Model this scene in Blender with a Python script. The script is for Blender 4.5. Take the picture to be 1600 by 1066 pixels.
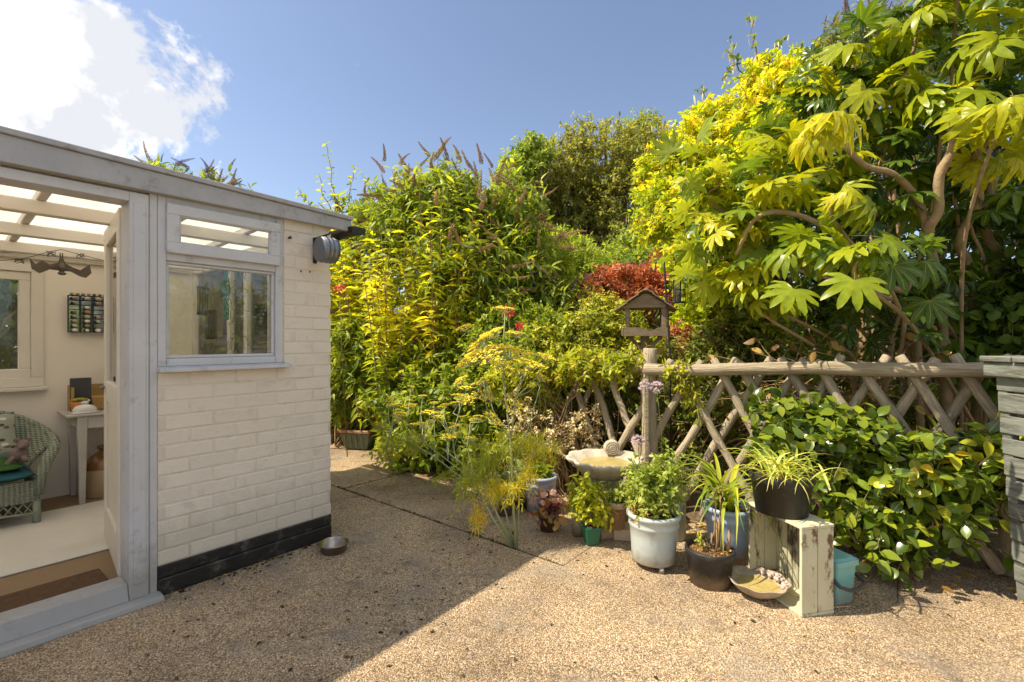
import bpy, bmesh, math, random
import numpy as np
from mathutils import Vector, Matrix
R = math.radians
sc = bpy.context.scene
for o in list(bpy.data.objects): bpy.data.objects.remove(o)
col = sc.collection

# ------------------------------------------------------------------ camera, sky, sun, exposure
FPX, CX, CY, CAMH = 750.0, 800.0, 533.0, 1.28
cam = bpy.data.cameras.new('camera'); cam.sensor_width = 36; cam.lens = 36 * FPX / 1600
cam.clip_end = 600; cam.clip_start = .05
camo = bpy.data.objects.new('camera', cam); col.objects.link(camo)
camo.location = (0, 0, CAMH); camo.rotation_euler = (R(90), 0, 0); sc.camera = camo
sc.render.resolution_x, sc.render.resolution_y = 1024, 682

LIGHT = Vector((1.58, .13, -2.1)).normalized()          # direction the sunlight travels
SUN_EL = math.asin(-LIGHT.z); 
SUN_AZ = math.atan2(-LIGHT.x, -LIGHT.y)                 # azimuth of the sun, from +Y clockwise
SKY_STRENGTH, SUN_STRENGTH = .0485, 2.05
w = bpy.data.worlds.new('World'); sc.world = w; w.use_nodes = True
nt = w.node_tree; nt.nodes.clear()
def wn(t, **k):
    n = nt.nodes.new(t)
    for a, b in k.items(): setattr(n, a, b)
    return n
def wl(a, b): nt.links.new(a, b)
sky = wn('ShaderNodeTexSky', sky_type='NISHITA', sun_disc=False)
sky.sun_elevation = SUN_EL; sky.sun_rotation = SUN_AZ
sky.air_density = 1.0; sky.dust_density = 1.0; sky.ozone_density = 2.2; sky.altitude = 50
bg = wn('ShaderNodeBackground'); bg.inputs[1].default_value = SKY_STRENGTH
hs = wn('ShaderNodeHueSaturation'); hs.inputs['Saturation'].default_value = .9; hs.inputs['Hue'].default_value = .503
wl(sky.outputs[0], hs.inputs['Color']); wl(hs.outputs[0], bg.inputs[0])
# cumulus broken up by noise: those out of view added to lift the shade
tc = wn('ShaderNodeTexCoord')
n1 = wn('ShaderNodeTexNoise'); n1.inputs['Scale'].default_value = 6.5; n1.inputs['Detail'].default_value = 12; n1.inputs['Roughness'].default_value = .64
n1.inputs['Distortion'].default_value = .25
wl(tc.outputs['Generated'], n1.inputs['Vector'])
acc = None
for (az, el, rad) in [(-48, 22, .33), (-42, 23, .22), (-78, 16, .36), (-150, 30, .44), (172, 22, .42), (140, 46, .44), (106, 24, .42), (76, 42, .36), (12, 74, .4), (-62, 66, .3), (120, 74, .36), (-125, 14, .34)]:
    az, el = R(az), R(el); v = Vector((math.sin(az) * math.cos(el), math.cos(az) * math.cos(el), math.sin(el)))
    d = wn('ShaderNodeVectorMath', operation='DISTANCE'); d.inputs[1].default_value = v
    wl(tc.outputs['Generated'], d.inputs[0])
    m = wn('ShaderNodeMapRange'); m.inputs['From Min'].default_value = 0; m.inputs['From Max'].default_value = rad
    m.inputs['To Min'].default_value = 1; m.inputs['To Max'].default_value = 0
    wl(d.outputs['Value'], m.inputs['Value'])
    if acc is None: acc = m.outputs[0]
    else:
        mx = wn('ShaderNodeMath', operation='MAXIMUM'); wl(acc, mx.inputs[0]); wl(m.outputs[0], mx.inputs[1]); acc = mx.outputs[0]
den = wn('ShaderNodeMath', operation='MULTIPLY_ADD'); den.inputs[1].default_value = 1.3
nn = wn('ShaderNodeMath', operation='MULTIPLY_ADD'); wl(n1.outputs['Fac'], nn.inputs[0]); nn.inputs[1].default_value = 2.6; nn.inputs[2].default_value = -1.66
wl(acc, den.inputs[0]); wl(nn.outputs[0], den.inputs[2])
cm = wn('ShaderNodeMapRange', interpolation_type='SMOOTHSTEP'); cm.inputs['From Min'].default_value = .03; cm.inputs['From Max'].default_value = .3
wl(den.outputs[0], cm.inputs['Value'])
n2 = wn('ShaderNodeTexNoise'); n2.inputs['Scale'].default_value = 8; n2.inputs['Detail'].default_value = 6; n2.inputs['Roughness'].default_value = .55
mp = wn('ShaderNodeMapping'); mp.inputs['Location'].default_value = (1.7, .6, 2.35)
wl(tc.outputs['Generated'], mp.inputs[0]); wl(mp.outputs[0], n2.inputs['Vector'])
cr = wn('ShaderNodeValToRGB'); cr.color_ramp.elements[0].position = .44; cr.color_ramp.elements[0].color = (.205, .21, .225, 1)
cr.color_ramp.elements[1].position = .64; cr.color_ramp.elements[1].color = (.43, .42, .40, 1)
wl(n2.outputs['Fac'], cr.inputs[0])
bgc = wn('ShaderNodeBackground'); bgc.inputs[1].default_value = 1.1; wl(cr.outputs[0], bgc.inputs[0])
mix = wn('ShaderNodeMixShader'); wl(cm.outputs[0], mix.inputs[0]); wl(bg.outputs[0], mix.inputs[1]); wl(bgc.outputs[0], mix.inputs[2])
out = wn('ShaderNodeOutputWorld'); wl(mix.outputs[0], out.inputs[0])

sl = bpy.data.lights.new('sun', 'SUN'); sl.energy = SUN_STRENGTH; sl.angle = R(.53); sl.color = (1, .88, .69)
so = bpy.data.objects.new('sun', sl); col.objects.link(so)
so.rotation_euler = LIGHT.to_track_quat('-Z', 'Y').to_euler(); so.location = (-6, -1, 8)
vs = sc.view_settings; vs.view_transform = 'Standard'; vs.look = 'None'; vs.gamma = 1; vs.use_curve_mapping = False
vs.exposure = 1.91

# ------------------------------------------------------------------ helpers
def P(u, v, y): return Vector(((u - CX) / FPX * y, y, CAMH - (v - CY) / FPX * y))
def G(u, v, z=0.0):
    y = FPX * (CAMH - z) / (v - CY); return Vector(((u - CX) / FPX * y, y, z))
TA = math.atan(.807)
D1 = Vector((math.sin(TA), math.cos(TA), 0)); NQ = Vector((-math.cos(TA), math.sin(TA), 0))   # along the garden room wall / into it
O0 = Vector((-554 / 750 * 2.404, 2.404, 0)); BROT = math.pi / 2 - TA
def B2W(s, q, z=0): return O0 + D1 * s + NQ * q + Vector((0, 0, z))
def W(u, v, q):                                          # pixel -> (s, q, z) on the plane q = const of the garden room
    k = (u - CX) / FPX; b = O0 + NQ * q
    s = (k * b.y - b.x) / (D1.x - k * D1.y); y = b.y + s * D1.y
    return Vector((s, q, CAMH - (v - CY) / FPX * y))

def tag(o, label=None, cat=None, group=None, kind=None):
    if label: o['label'] = label
    if cat: o['category'] = cat
    if group: o['group'] = group
    if kind: o['kind'] = kind
    return o
def empty(name, loc, label, cat, group=None, rz=0):
    o = bpy.data.objects.new(name, None); o.empty_display_size = .1; col.objects.link(o)
    o.location = loc; o.rotation_euler = (0, 0, rz); return tag(o, label, cat, group)
def link(name, me, mat=None, parent=None, bevel=0, seg=1, smooth=None):
    o = bpy.data.objects.new(name, me); col.objects.link(o)
    if mat is not None and not me.materials:
        for m in (mat if isinstance(mat, (list, tuple)) else [mat]): me.materials.append(m)
    if parent: o.parent = parent
    if bevel:
        b = o.modifiers.new('bevel', 'BEVEL'); b.width = bevel; b.segments = seg; b.limit_method = 'ANGLE'; b.angle_limit = R(40)
    return o
def perp(t):
    a = Vector((0, 0, 1)) if abs(t.z) < .9 else Vector((1, 0, 0))
    x = t.cross(a).normalized(); return x, t.cross(x).normalized()
class MB:
    def __init__(s, off=(0, 0, 0)): s.v = []; s.f = []; s.m = []; s.sm = []; s.off = Vector(off)
    def add(s, vs, fs, mi=0, smooth=False):
        b = len(s.v); s.v += [tuple(Vector(v) - s.off) for v in vs]
        for f in fs: s.f.append(tuple(i + b for i in f)); s.m.append(mi); s.sm.append(smooth)
        return s
    def hexa(s, p, mi=0):   # p: 4 bottom then 4 top, counter-clockwise
        return s.add(p, [(3, 2, 1, 0), (4, 5, 6, 7), (0, 1, 5, 4), (1, 2, 6, 5), (2, 3, 7, 6), (3, 0, 4, 7)], mi)
    def box(s, x0, x1, y0, y1, z0, z1, mi=0):
        return s.hexa([(x0, y0, z0), (x1, y0, z0), (x1, y1, z0), (x0, y1, z0), (x0, y0, z1), (x1, y0, z1), (x1, y1, z1), (x0, y1, z1)], mi)
    def bar(s, a, b, w, h, up=(0, 0, 1), mi=0):
        a, b = Vector(a), Vector(b); t = (b - a).normalized(); u = Vector(up)
        x = t.cross(u)
        x = x.normalized() if x.length > 1e-4 else perp(t)[0]
        y = x.cross(t).normalized(); x *= w / 2; y *= h / 2
        return s.hexa([a - x - y, a + x - y, b + x - y, b - x - y, a - x + y, a + x + y, b + x + y, b - x + y], mi)
    def tube(s, pts, rad, n=8, mi=0, cap=True):
        pts = [Vector(p) for p in pts]; K = len(pts)
        if not hasattr(rad, '__len__'): rad = [rad] * K
        vs = []; x = None
        for i in range(K):
            t = (pts[min(i + 1, K - 1)] - pts[max(i - 1, 0)]).normalized()
            if x is None: x = perp(t)[0]
            x = (x - t * x.dot(t)).normalized(); y = t.cross(x)
            for j in range(n):
                a = 2 * math.pi * j / n; vs.append(pts[i] + (x * math.cos(a) + y * math.sin(a)) * rad[i])
        fs = [(i * n + j, i * n + (j + 1) % n, (i + 1) * n + (j + 1) % n, (i + 1) * n + j) for i in range(K - 1) for j in range(n)]
        if cap: fs += [tuple(range(n - 1, -1, -1)), tuple((K - 1) * n + j for j in range(n))]
        return s.add(vs, fs, mi, True)
    def lathe(s, prof, n=32, c=(0, 0, 0), mi=0, wob=None, sx=1, sy=1):
        c = Vector(c); vs = []
        for (r, z) in prof:
            for j in range(n):
                a = 2 * math.pi * j / n; k = wob(a, r, z) if wob else 1
                vs.append(c + Vector((r * k * math.cos(a) * sx, r * k * math.sin(a) * sy, z)))
        K = len(prof)
        fs = [(i * n + j, i * n + (j + 1) % n, (i + 1) * n + (j + 1) % n, (i + 1) * n + j) for i in range(K - 1) for j in range(n)]
        return s.add(vs, fs, mi, True)
    def ball(s, c, r, n=8, m=5, sc=(1, 1, 1), mi=0):
        prof = [(max(1e-4, r * math.sin(math.pi * i / m)), -r * math.cos(math.pi * i / m)) for i in range(m + 1)]
        b = len(s.v); s.lathe([(p[0], p[1]) for p in prof], n, (0, 0, 0), mi)
        for i in range(b, len(s.v)):
            v = Vector(s.v[i]) + s.off; s.v[i] = tuple(Vector((v.x * sc[0], v.y * sc[1], v.z * sc[2])) + Vector(c) - s.off)
        return s
    def mesh(s, name, mats=None):
        me = bpy.data.meshes.new(name); me.from_pydata(s.v, [], s.f)
        for p, m, q in zip(me.polygons, s.m, s.sm): p.material_index = m; p.use_smooth = q
        if mats is not None:
            for m in (mats if isinstance(mats, (list, tuple)) else [mats]): me.materials.append(m)
        return me
    def build(s, name, mat, parent=None, bevel=0, seg=1):
        return link(name, s.mesh(name, mat), None, parent, bevel, seg)

# ------------------------------------------------------------------ materials
def newmat(name):
    m = bpy.data.materials.new(name); m.use_nodes = True; t = m.node_tree; t.nodes.clear()
    o = t.nodes.new('ShaderNodeOutputMaterial'); return m, t, o
def nd(t, ty, ins=None, **k):
    n = t.nodes.new(ty)
    for a, b in k.items(): setattr(n, a, b)
    for a, b in (ins or {}).items():
        if hasattr(b, 'is_linked') or isinstance(b, bpy.types.NodeSocket): t.links.new(b, n.inputs[a])
        else: n.inputs[a].default_value = b
    return n
def rgba(c): return (c[0], c[1], c[2], 1)
def ramp(t, fac, stops, interp='LINEAR'):
    n = t.nodes.new('ShaderNodeValToRGB'); r = n.color_ramp; r.interpolation = interp
    while len(r.elements) < len(stops): r.elements.new(.5)
    for e, (p, c) in zip(r.elements, stops): e.position = p; e.color = rgba(c) if hasattr(c, '__len__') else (c, c, c, 1)
    t.links.new(fac, n.inputs[0]); return n.outputs[0]
def mixc(t, f, a, b, bt='MIX'):
    n = t.nodes.new('ShaderNodeMix'); n.data_type = 'RGBA'; n.blend_type = bt
    for i, x in ((0, f), (6, a), (7, b)):
        if isinstance(x, bpy.types.NodeSocket): t.links.new(x, n.inputs[i])
        else: n.inputs[i].default_value = rgba(x) if hasattr(x, '__len__') else x
    return n.outputs[2]
def pm(name, c1, c2=None, scale=8, rough=.6, bump=.0, bscale=None, stain=None, sscale=3, samt=(.55, .7), metal=0, spec=.4, stretch=None, objvar=0, dist=.01, coat=0, splash=None):
    """procedural surface: two tone noise, optional stain/wear patches with their own shape, fine relief"""
    m, t, o = newmat(name)
    tc = nd(t, 'ShaderNodeTexCoord'); vec = tc.outputs['Object']
    if stretch: vec = nd(t, 'ShaderNodeMapping', {0: vec, 'Scale': stretch}).outputs[0]
    oi = nd(t, 'ShaderNodeObjectInfo')
    vv = nd(t, 'ShaderNodeVectorMath', {0: vec}, operation='ADD')
    sc_ = nd(t, 'ShaderNodeVectorMath', {0: oi.outputs['Random']}, operation='SCALE'); sc_.inputs['Scale'].default_value = 17
    t.links.new(sc_.outputs[0], vv.inputs[1]); vec = vv.outputs[0]
    c2 = c2 or tuple(x * .8 for x in c1)
    n = nd(t, 'ShaderNodeTexNoise', {'Vector': vec, 'Scale': scale, 'Detail': 6, 'Roughness': .65})
    c = ramp(t, n.outputs[0], [(.3, c2), (.7, c1)])
    if stain:
        n2 = nd(t, 'ShaderNodeTexNoise', {'Vector': vec, 'Scale': sscale, 'Detail': 8, 'Roughness': .7})
        f = ramp(t, n2.outputs[0], [(samt[0], 0.0), (samt[1], 1.0)]); c = mixc(t, f, c, stain)
    if splash:                                                                          # mud and algae splashed up from the ground
        gp = nd(t, 'ShaderNodeNewGeometry'); sz = nd(t, 'ShaderNodeSeparateXYZ', {0: gp.outputs['Position']})
        hz = nd(t, 'ShaderNodeMapRange', {'Value': sz.outputs[2], 'From Min': splash[0], 'From Max': splash[1], 'To Min': .75, 'To Max': 0.0})
        n5 = nd(t, 'ShaderNodeTexNoise', {'Vector': gp.outputs['Position'], 'Scale': splash[3], 'Detail': 9, 'Roughness': .75})
        sm = nd(t, 'ShaderNodeMath', {0: hz.outputs[0], 1: n5.outputs[0]}, operation='ADD'); f = ramp(t, sm.outputs[0], [(.6, 0.0), (1.05, splash[2])]); c = mixc(t, f, c, splash[4])
    if objvar:
        f = nd(t, 'ShaderNodeMath', {0: oi.outputs['Random'], 1: objvar * 2, 2: 1 - objvar}, operation='MULTIPLY_ADD')
        c = mixc(t, 1.0, c, nd(t, 'ShaderNodeCombineColor', {0: f.outputs[0], 1: f.outputs[0], 2: f.outputs[0]}).outputs[0], 'MULTIPLY')
    b = nd(t, 'ShaderNodeBsdfPrincipled', {'Base Color': c, 'Roughness': rough, 'Metallic': metal, 'Specular IOR Level': spec, 'Coat Weight': coat})
    if bump:
        n3 = nd(t, 'ShaderNodeTexNoise', {'Vector': vec, 'Scale': bscale or scale * 4, 'Detail': 5, 'Roughness': .6})
        bp = nd(t, 'ShaderNodeBump', {'Height': n3.outputs[0], 'Strength': bump, 'Distance': dist}); t.links.new(bp.outputs[0], b.inputs['Normal'])
    t.links.new(b.outputs[0], o.inputs[0]); return m
def leafmat(name, stops, trans=.45, rough=.42, spec=.35, src='attr', vein=None, tgain=(1.25, 1.2, .6), mottle=.0):
    m, t, o = newmat(name)
    if src == 'attr':
        a = nd(t, 'ShaderNodeAttribute', attribute_name='rnd'); c = ramp(t, a.outputs['Fac'], stops)
    else:
        oi = nd(t, 'ShaderNodeObjectInfo'); c = oi.outputs['Color']
    c = mixc(t, 1.0, c, (1.42, 1.4, 1.0), 'MULTIPLY')
    if vein:
        a = nd(t, 'ShaderNodeAttribute', attribute_name='vein'); f = ramp(t, a.outputs['Fac'], [(.86, 0.0), (.97, 1.0)]); c = mixc(t, f, c, vein)
    if mottle:
        tc = nd(t, 'ShaderNodeTexCoord'); n = nd(t, 'ShaderNodeTexNoise', {'Vector': tc.outputs['Object'], 'Scale': mottle, 'Detail': 4})
        f = ramp(t, n.outputs[0], [(.3, (.8, .84, .8)), (.7, (1.15, 1.12, 1.0))]); c = mixc(t, 1.0, c, f, 'MULTIPLY')
    b = nd(t, 'ShaderNodeBsdfPrincipled', {'Base Color': c, 'Roughness': rough, 'Specular IOR Level': spec})
    tr = nd(t, 'ShaderNodeBsdfTranslucent', {'Color': mixc(t, 1.0, c, tgain, 'MULTIPLY')})
    mx = nd(t, 'ShaderNodeMixShader', {0: trans + .05, 1: b.outputs[0], 2: tr.outputs[0]})
    t.links.new(mx.outputs[0], o.inputs[0]); return m

# ------------------------------------------------------------------ vectorised foliage
def nrm(a): return a / np.maximum(np.linalg.norm(a, axis=-1, keepdims=True), 1e-9)
def fast_mesh(name, V, T, attrs=None, mat=None, smooth=True):
    me = bpy.data.meshes.new(name); V = np.ascontiguousarray(V, dtype=np.float32); T = np.ascontiguousarray(T, dtype=np.int32)
    k = T.shape[1]
    me.vertices.add(len(V)); me.vertices.foreach_set('co', V.ravel())
    me.loops.add(T.size); me.loops.foreach_set('vertex_index', T.ravel())
    me.polygons.add(len(T)); me.polygons.foreach_set('loop_start', np.arange(0, T.size, k, dtype=np.int32))
    me.polygons.foreach_set('use_smooth', np.full(len(T), smooth, dtype=bool))
    for n, a in (attrs or {}).items():
        me.attributes.new(n, 'FLOAT', 'POINT').data.foreach_set('value', np.ascontiguousarray(a, dtype=np.float32).ravel())
    me.update(); me.validate()
    if mat: me.materials.append(mat)
    return me
def leaf_tmpl(width=.3, fold=.12, curl=.25, prof=(0, .75, 1, .7, 0)):
    """a leaf along +x, length 1: midrib row with two sides, folded and curling down at the tip"""
    K = len(prof); V = []; T = []; vn = []
    for i, w in enumerate(prof):
        x = i / (K - 1); z = -curl * x * x
        V.append((x, 0, z)); vn.append(1.0)
        if 0 < i < K - 1:
            V.append((x - .03, width / 2 * w, z + fold * w * .5)); V.append((x - .03, -width / 2 * w, z + fold * w * .5)); vn += [0.0, 0.0]
    idx = lambda i: 0 if i == 0 else 1 + 3 * (i - 1)
    for i in range(K - 1):
        a, b = idx(i), idx(i + 1)
        if i == 0: T += [(a, b, b + 1), (a, b + 2, b)]
        elif i == K - 2: T += [(a, b, a + 1), (a, a + 2, b)]
        else: T += [(a, b, b + 1), (a, b + 1, a + 1), (a, b + 2, b), (a, a + 2, b + 2)]
    return np.array(V, float), np.array(T, int), np.array(vn)
def diamond(width=.45, fold=.1):
    return np.array([(0, 0, 0), (.45, width / 2, fold), (1, 0, -.1), (.45, -width / 2, fold)], float), np.array([(0, 2, 1), (0, 3, 2)], int), np.array([1, 0, 1, 0.])
def frames(d, n):
    d = nrm(d); n = n - d * (n * d).sum(-1, keepdims=True); n = nrm(n); y = np.cross(n, d); return np.stack([d, y, n], -1)
def leaves_mesh(name, tmpl, pos, d, n, size, rnd, mat, off=(0, 0, 0)):
    V, T, vn = tmpl; N = len(pos); Rm = frames(d, n)
    W_ = np.einsum('nij,vj->nvi', Rm, V) * size[:, None, None] + pos[:, None, :] - np.array(off)
    F = (T[None] + (np.arange(N) * len(V))[:, None, None]).reshape(-1, 3)
    return fast_mesh(name, W_.reshape(-1, 3), F, {'rnd': np.repeat(rnd, len(V)), 'vein': np.tile(vn, N)}, mat)
def tubes_mesh(name, pts, r0, r1, mat, off=(0, 0, 0), n=4):
    N, K, _ = pts.shape; t = nrm(np.gradient(pts, axis=1)); ref = np.where(np.abs(t[..., 2:3]) < .9, np.array([0, 0, 1.]), np.array([1., 0, 0]))
    x = nrm(np.cross(t, ref)); y = np.cross(t, x); tt = np.linspace(0, 1, K)[None, :, None]
    r0 = np.broadcast_to(np.asarray(r0, float).reshape(-1, 1, 1), (N, 1, 1)); r1 = np.broadcast_to(np.asarray(r1, float).reshape(-1, 1, 1), (N, 1, 1))
    rr = r0 * (1 - tt) + r1 * tt
    V = np.stack([pts + rr * (x * math.cos(2 * math.pi * j / n) + y * math.sin(2 * math.pi * j / n)) for j in range(n)], 2)
    Q = []
    for i in range(K - 1):
        for j in range(n): Q.append((i * n + j, i * n + (j + 1) % n, (i + 1) * n + (j + 1) % n, (i + 1) * n + j))
    F = (np.array(Q)[None] + (np.arange(N) * K * n)[:, None, None]).reshape(-1, 4)
    return fast_mesh(name, V.reshape(-1, 3) - np.array(off), F, None, mat)
def runit(rng, n): return nrm(rng.normal(size=(n, 3)))
def shoots(rng, starts, dirs, L, K, droop=.2, wob=.15):
    t = np.linspace(0, 1, K)[None, :, None]; L = np.asarray(L)[:, None, None]
    p = starts[:, None] + dirs[:, None] * L * t + (rng.normal(size=(len(starts), 1, 3)) * wob) * L * t ** 2
    p[..., 2] -= droop * (L * t ** 2)[..., 0]; return p
def leaves_on(rng, pts, per=1, ang=60, size=(.06, .1), i0=1, grav=-.1, up=1.0, jit=.5, spiral=True, taper=0):
    N, K, _ = pts.shape; t = nrm(np.gradient(pts, axis=1)); ref = np.where(np.abs(t[..., 2:3]) < .9, np.array([0, 0, 1.]), np.array([1., 0, 0]))
    a = nrm(np.cross(t, ref)); b = np.cross(t, a); ph = rng.uniform(0, 6.28, (N, 1)); pos = []; dd = []; nn_ = []; ss = []; sid = []
    for j in range(per):
        az = ph + (np.arange(K)[None] * (2.4 if spiral else math.pi / 2)) + j * 2 * math.pi / per + rng.normal(size=(N, K)) * .3
        rad = np.cos(az)[..., None] * a + np.sin(az)[..., None] * b; an = R(ang) + rng.normal(size=(N, K, 1)) * .22
        d = t * np.cos(an) + rad * np.sin(an); d[..., 2] += grav
        n = t * .35 + np.array([0, 0, up]) + rng.normal(size=(N, K, 3)) * jit
        s = rng.uniform(size[0], size[1], (N, K)) * (1 - taper * np.linspace(0, 1, K)[None])
        for q, x in ((pos, pts), (dd, d), (nn_, n)): q.append(x[:, i0:].reshape(-1, 3))
        ss.append(s[:, i0:].ravel()); sid.append(np.repeat(np.arange(N), K - i0))
    return np.concatenate(pos), np.concatenate(dd), np.concatenate(nn_), np.concatenate(ss), np.concatenate(sid)
def PB(u, v, y, ru, rv, ry=None):                        # an ellipsoid of crown: place in the picture + distance -> world
    c = P(u, v, y); return (c.x, c.y, c.z, ru * y / FPX, (ry if ry else ru * y / FPX), rv * y / FPX)
def blob_shoots(rng, blobs, n, L, up=.5, rmin=.45, rnd=.45, out=.8):
    B = np.array(blobs, float); wgt = (B[:, 3] * B[:, 4] + B[:, 4] * B[:, 5] + B[:, 3] * B[:, 5]); wgt /= wgt.sum()
    k = rng.choice(len(B), n, p=wgt); uv = runit(rng, n); r = rng.uniform(rmin, 1, n)[:, None]
    tip = B[k, :3] + uv * r * B[k, 3:]; d = nrm(uv * out + np.array([0, 0, up]) + rng.normal(size=(n, 3)) * rnd)
    Ls = rng.uniform(L[0], L[1], n); return tip - d * Ls[:, None] * .7, d, Ls, k
def limbs(rng, base, targets, mat, off, r0=.05, r1=.012, K=8, wob=.12, name='trunk', parent=None, spread=.1, n=6):
    T = np.array(targets, float); N = len(T); b = np.array(base, float)[None] + rng.uniform(-1.2, 1.2, size=(N, 3)) * np.array([spread, spread * .25, 0])
    t = np.linspace(0, 1, K)[None, :, None]; p = b[:, None] * (1 - t) + T[:, None] * t
    hz = np.zeros_like(p); hz[..., 2] = (np.sin(t * math.pi) * .12 * np.linalg.norm(T - b, axis=1)[:, None, None])[..., 0]
    p = p + hz + rng.normal(size=(N, K, 3)) * wob * np.sin(t * math.pi) * np.linalg.norm(T - b, axis=1)[:, None, None] * .25
    return link(name, tubes_mesh(name, p, r0, r1, mat, off, n), None, parent)
def bush(name, label, cat, base, blobs, n, L, K, tmpl, size, mat, smat, seed, per=2, ang=60, up=.5, droop=.25, grav=-.15, stem=(.006, .002), limb=(.03, .008), nl=None, rmin=.45, rnd=.45, jit=.5, crange=None, spiral=True, group=None, i0=1, crown='crown', lspread=.12, upn=1.0):
    rng = np.random.default_rng(seed); root = empty(name, base, label, cat, group)
    st, d, Ls, k = blob_shoots(rng, blobs, n, L, up, rmin, rnd); pts = shoots(rng, st, d, Ls, K, droop)
    pos, dd, nn_, ss, sid = leaves_on(rng, pts, per, ang, size, i0, grav, upn, jit, spiral)
    sr = rng.uniform(0, 1, n)[sid] * .55 + rng.uniform(0, 1, len(pos)) * .45
    if crange is not None: sr = np.clip(sr + crange(pos), 0, 1)
    link(crown, leaves_mesh(crown, tmpl, pos, dd, nn_, ss, sr, mat, base), None, root)
    link('twigs', tubes_mesh('twigs', pts, stem[0], stem[1], smat, base, 3), None, root)
    sel = rng.choice(n, min(n, nl or max(6, n // 14)), replace=False)
    limbs(rng, base, st[sel], smat, base, limb[0], limb[1], parent=root, spread=lspread)
    return root, pts
# ------------------------------------------------------------------ material library
M = {}
M['paint'] = pm('white_paint', (.59, .59, .61), (.51, .51, .53), 5, .5, .2, 60, stain=(.27, .26, .25), sscale=13, samt=(.57, .8), dist=.002, splash=(.0, .35, .6, 18, (.22, .2, .165)))
M['paint2'] = pm('cream_paint', (.76, .71, .63), (.70, .65, .57), 4, .5, .1, 40, stain=(.42, .37, .30), sscale=11, samt=(.66, .9), dist=.002)
M['fascia'] = pm('weathered_white_paint', (.43, .43, .45), (.34, .34, .36), 7, .55, .3, 60, stain=(.22, .215, .21), sscale=16, samt=(.55, .75), dist=.002)
M['inner'] = pm('plaster', (.88, .81, .71), (.85, .78, .68), 2, .8, .1, 30, dist=.002)
M['brick'] = pm('painted_brick', (.76, .69, .60), (.70, .63, .54), 5, .66, .8, 60, stain=(.44, .40, .34), sscale=7, samt=(.56, .86), objvar=.03, dist=.005, splash=(.14, .5, .32, 14, (.40, .35, .26)))
M['mortar'] = pm('painted_mortar', (.73, .66, .57), (.66, .59, .50), 9, .75, .6, 60, stain=(.36, .31, .25), sscale=6, samt=(.55, .8), dist=.004, splash=(.14, .5, .5, 14, (.38, .33, .24)))
M['bitumen'] = pm('black_bitumen', (.012, .012, .012), (.022, .02, .018), 12, .5, .9, 30, stain=(.13, .11, .09), sscale=11, samt=(.54, .72), dist=.008)
M['black'] = pm('black_plastic', (.018, .018, .019), (.028, .027, .026), 14, .45, .1, 60, stain=(.10, .09, .075), sscale=14, samt=(.56, .8), splash=(.0, .1, .7, 40, (.24, .19, .13)))
M['iron'] = pm('black_iron', (.02, .02, .02), (.04, .03, .025), 20, .5, .4, 60)
M['zinc'] = pm('zinc', (.24, .25, .28), (.17, .18, .21), 9, .42, .15, 60, metal=.7)
M['steel'] = pm('steel', (.45, .40, .34), (.33, .28, .23), 6, .28, .05, 40, metal=.95, stain=(.25, .14, .08), sscale=5, samt=(.55, .8))
M['fencewood'] = pm('weathered_pole', (.62, .52, .37), (.32, .25, .155), 9, .85, 1.0, 16, stretch=(.8, 11, 11), stain=(.19, .165, .075), sscale=2.4, samt=(.52, .75), dist=.014, objvar=.18)
M['birdwood'] = pm('bird_table_wood', (.31, .235, .15), (.17, .125, .075), 6, .8, .8, 30, stretch=(2, 9, 9), objvar=.12, dist=.004)
M['greywood'] = pm('shaded_grey_paint', (.235, .25, .215), (.15, .165, .14), 5, .75, .8, 30, stain=(.08, .075, .06), sscale=6, samt=(.48, .62), stretch=(4, .7, 4), objvar=.12, dist=.004)  # grey paint with dappled shade put in: darker base, more dark blotches
M['mosswood'] = pm('mossy_board', (.36, .38, .30), (.22, .25, .10), 4, .8, .6, 30, stain=(.20, .24, .04), sscale=4, samt=(.45, .62), dist=.004)
M['crate'] = pm('peeling_cream_paint', (.62, .60, .42), (.53, .50, .33), 6, .65, .5, 40, stain=(.16, .095, .05), sscale=6.5, samt=(.55, .615), stretch=(1.6, 1.6, .8), objvar=.06, dist=.004)
M['crate_in'] = pm('crate_inside_dark', (.52, .49, .33), (.38, .355, .23), 6, .75, .5, 40, stain=(.06, .045, .03), sscale=6, samt=(.49, .6), stretch=(2, 2, .6), objvar=.08, dist=.004)  # inner boards a darker tone than the outer ones, with dark blotches
M['palepot'] = pm('pale_blue_glaze', (.50, .56, .54), (.43, .49, .48), 5, .33, .12, 30, stain=(.30, .31, .27), sscale=9, samt=(.6, .75), spec=.5, splash=(.02, .12, .7, 30, (.26, .21, .14)))
M['bluepot'] = pm('blue_glaze', (.34, .43, .58), (.28, .36, .50), 5, .3, .1, 30, spec=.5, stain=(.24, .27, .30), sscale=9, samt=(.62, .8), splash=(.06, .16, .7, 30, (.26, .21, .14)))
M['blueA'] = pm('blue_grey_glaze', (.42, .48, .60), (.36, .42, .54), 5, .35, .1, 30, spec=.5, splash=(.0, .12, .7, 30, (.26, .21, .14)))
M['sagepot'] = pm('sage_glaze', (.36, .39, .33), (.29, .32, .27), 6, .38, .1, 30, stain=(.2, .19, .14), sscale=6, samt=(.55, .8))
M['terra'] = pm('terracotta', (.46, .20, .10), (.36, .16, .085), 7, .8, .3, 40, stain=(.45, .36, .27), sscale=5, samt=(.5, .75))
M['terrapale'] = pm('aged_terracotta', (.56, .40, .28), (.46, .31, .20), 7, .85, .4, 40, stain=(.50, .47, .40), sscale=6, samt=(.5, .7))
M['tanpot'] = pm('tan_clay', (.38, .33, .23), (.29, .25, .17), 8, .8, .3, 40)
M['brownpot'] = pm('brown_clay', (.17, .10, .07), (.11, .07, .05), 8, .7, .3, 40)
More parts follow.
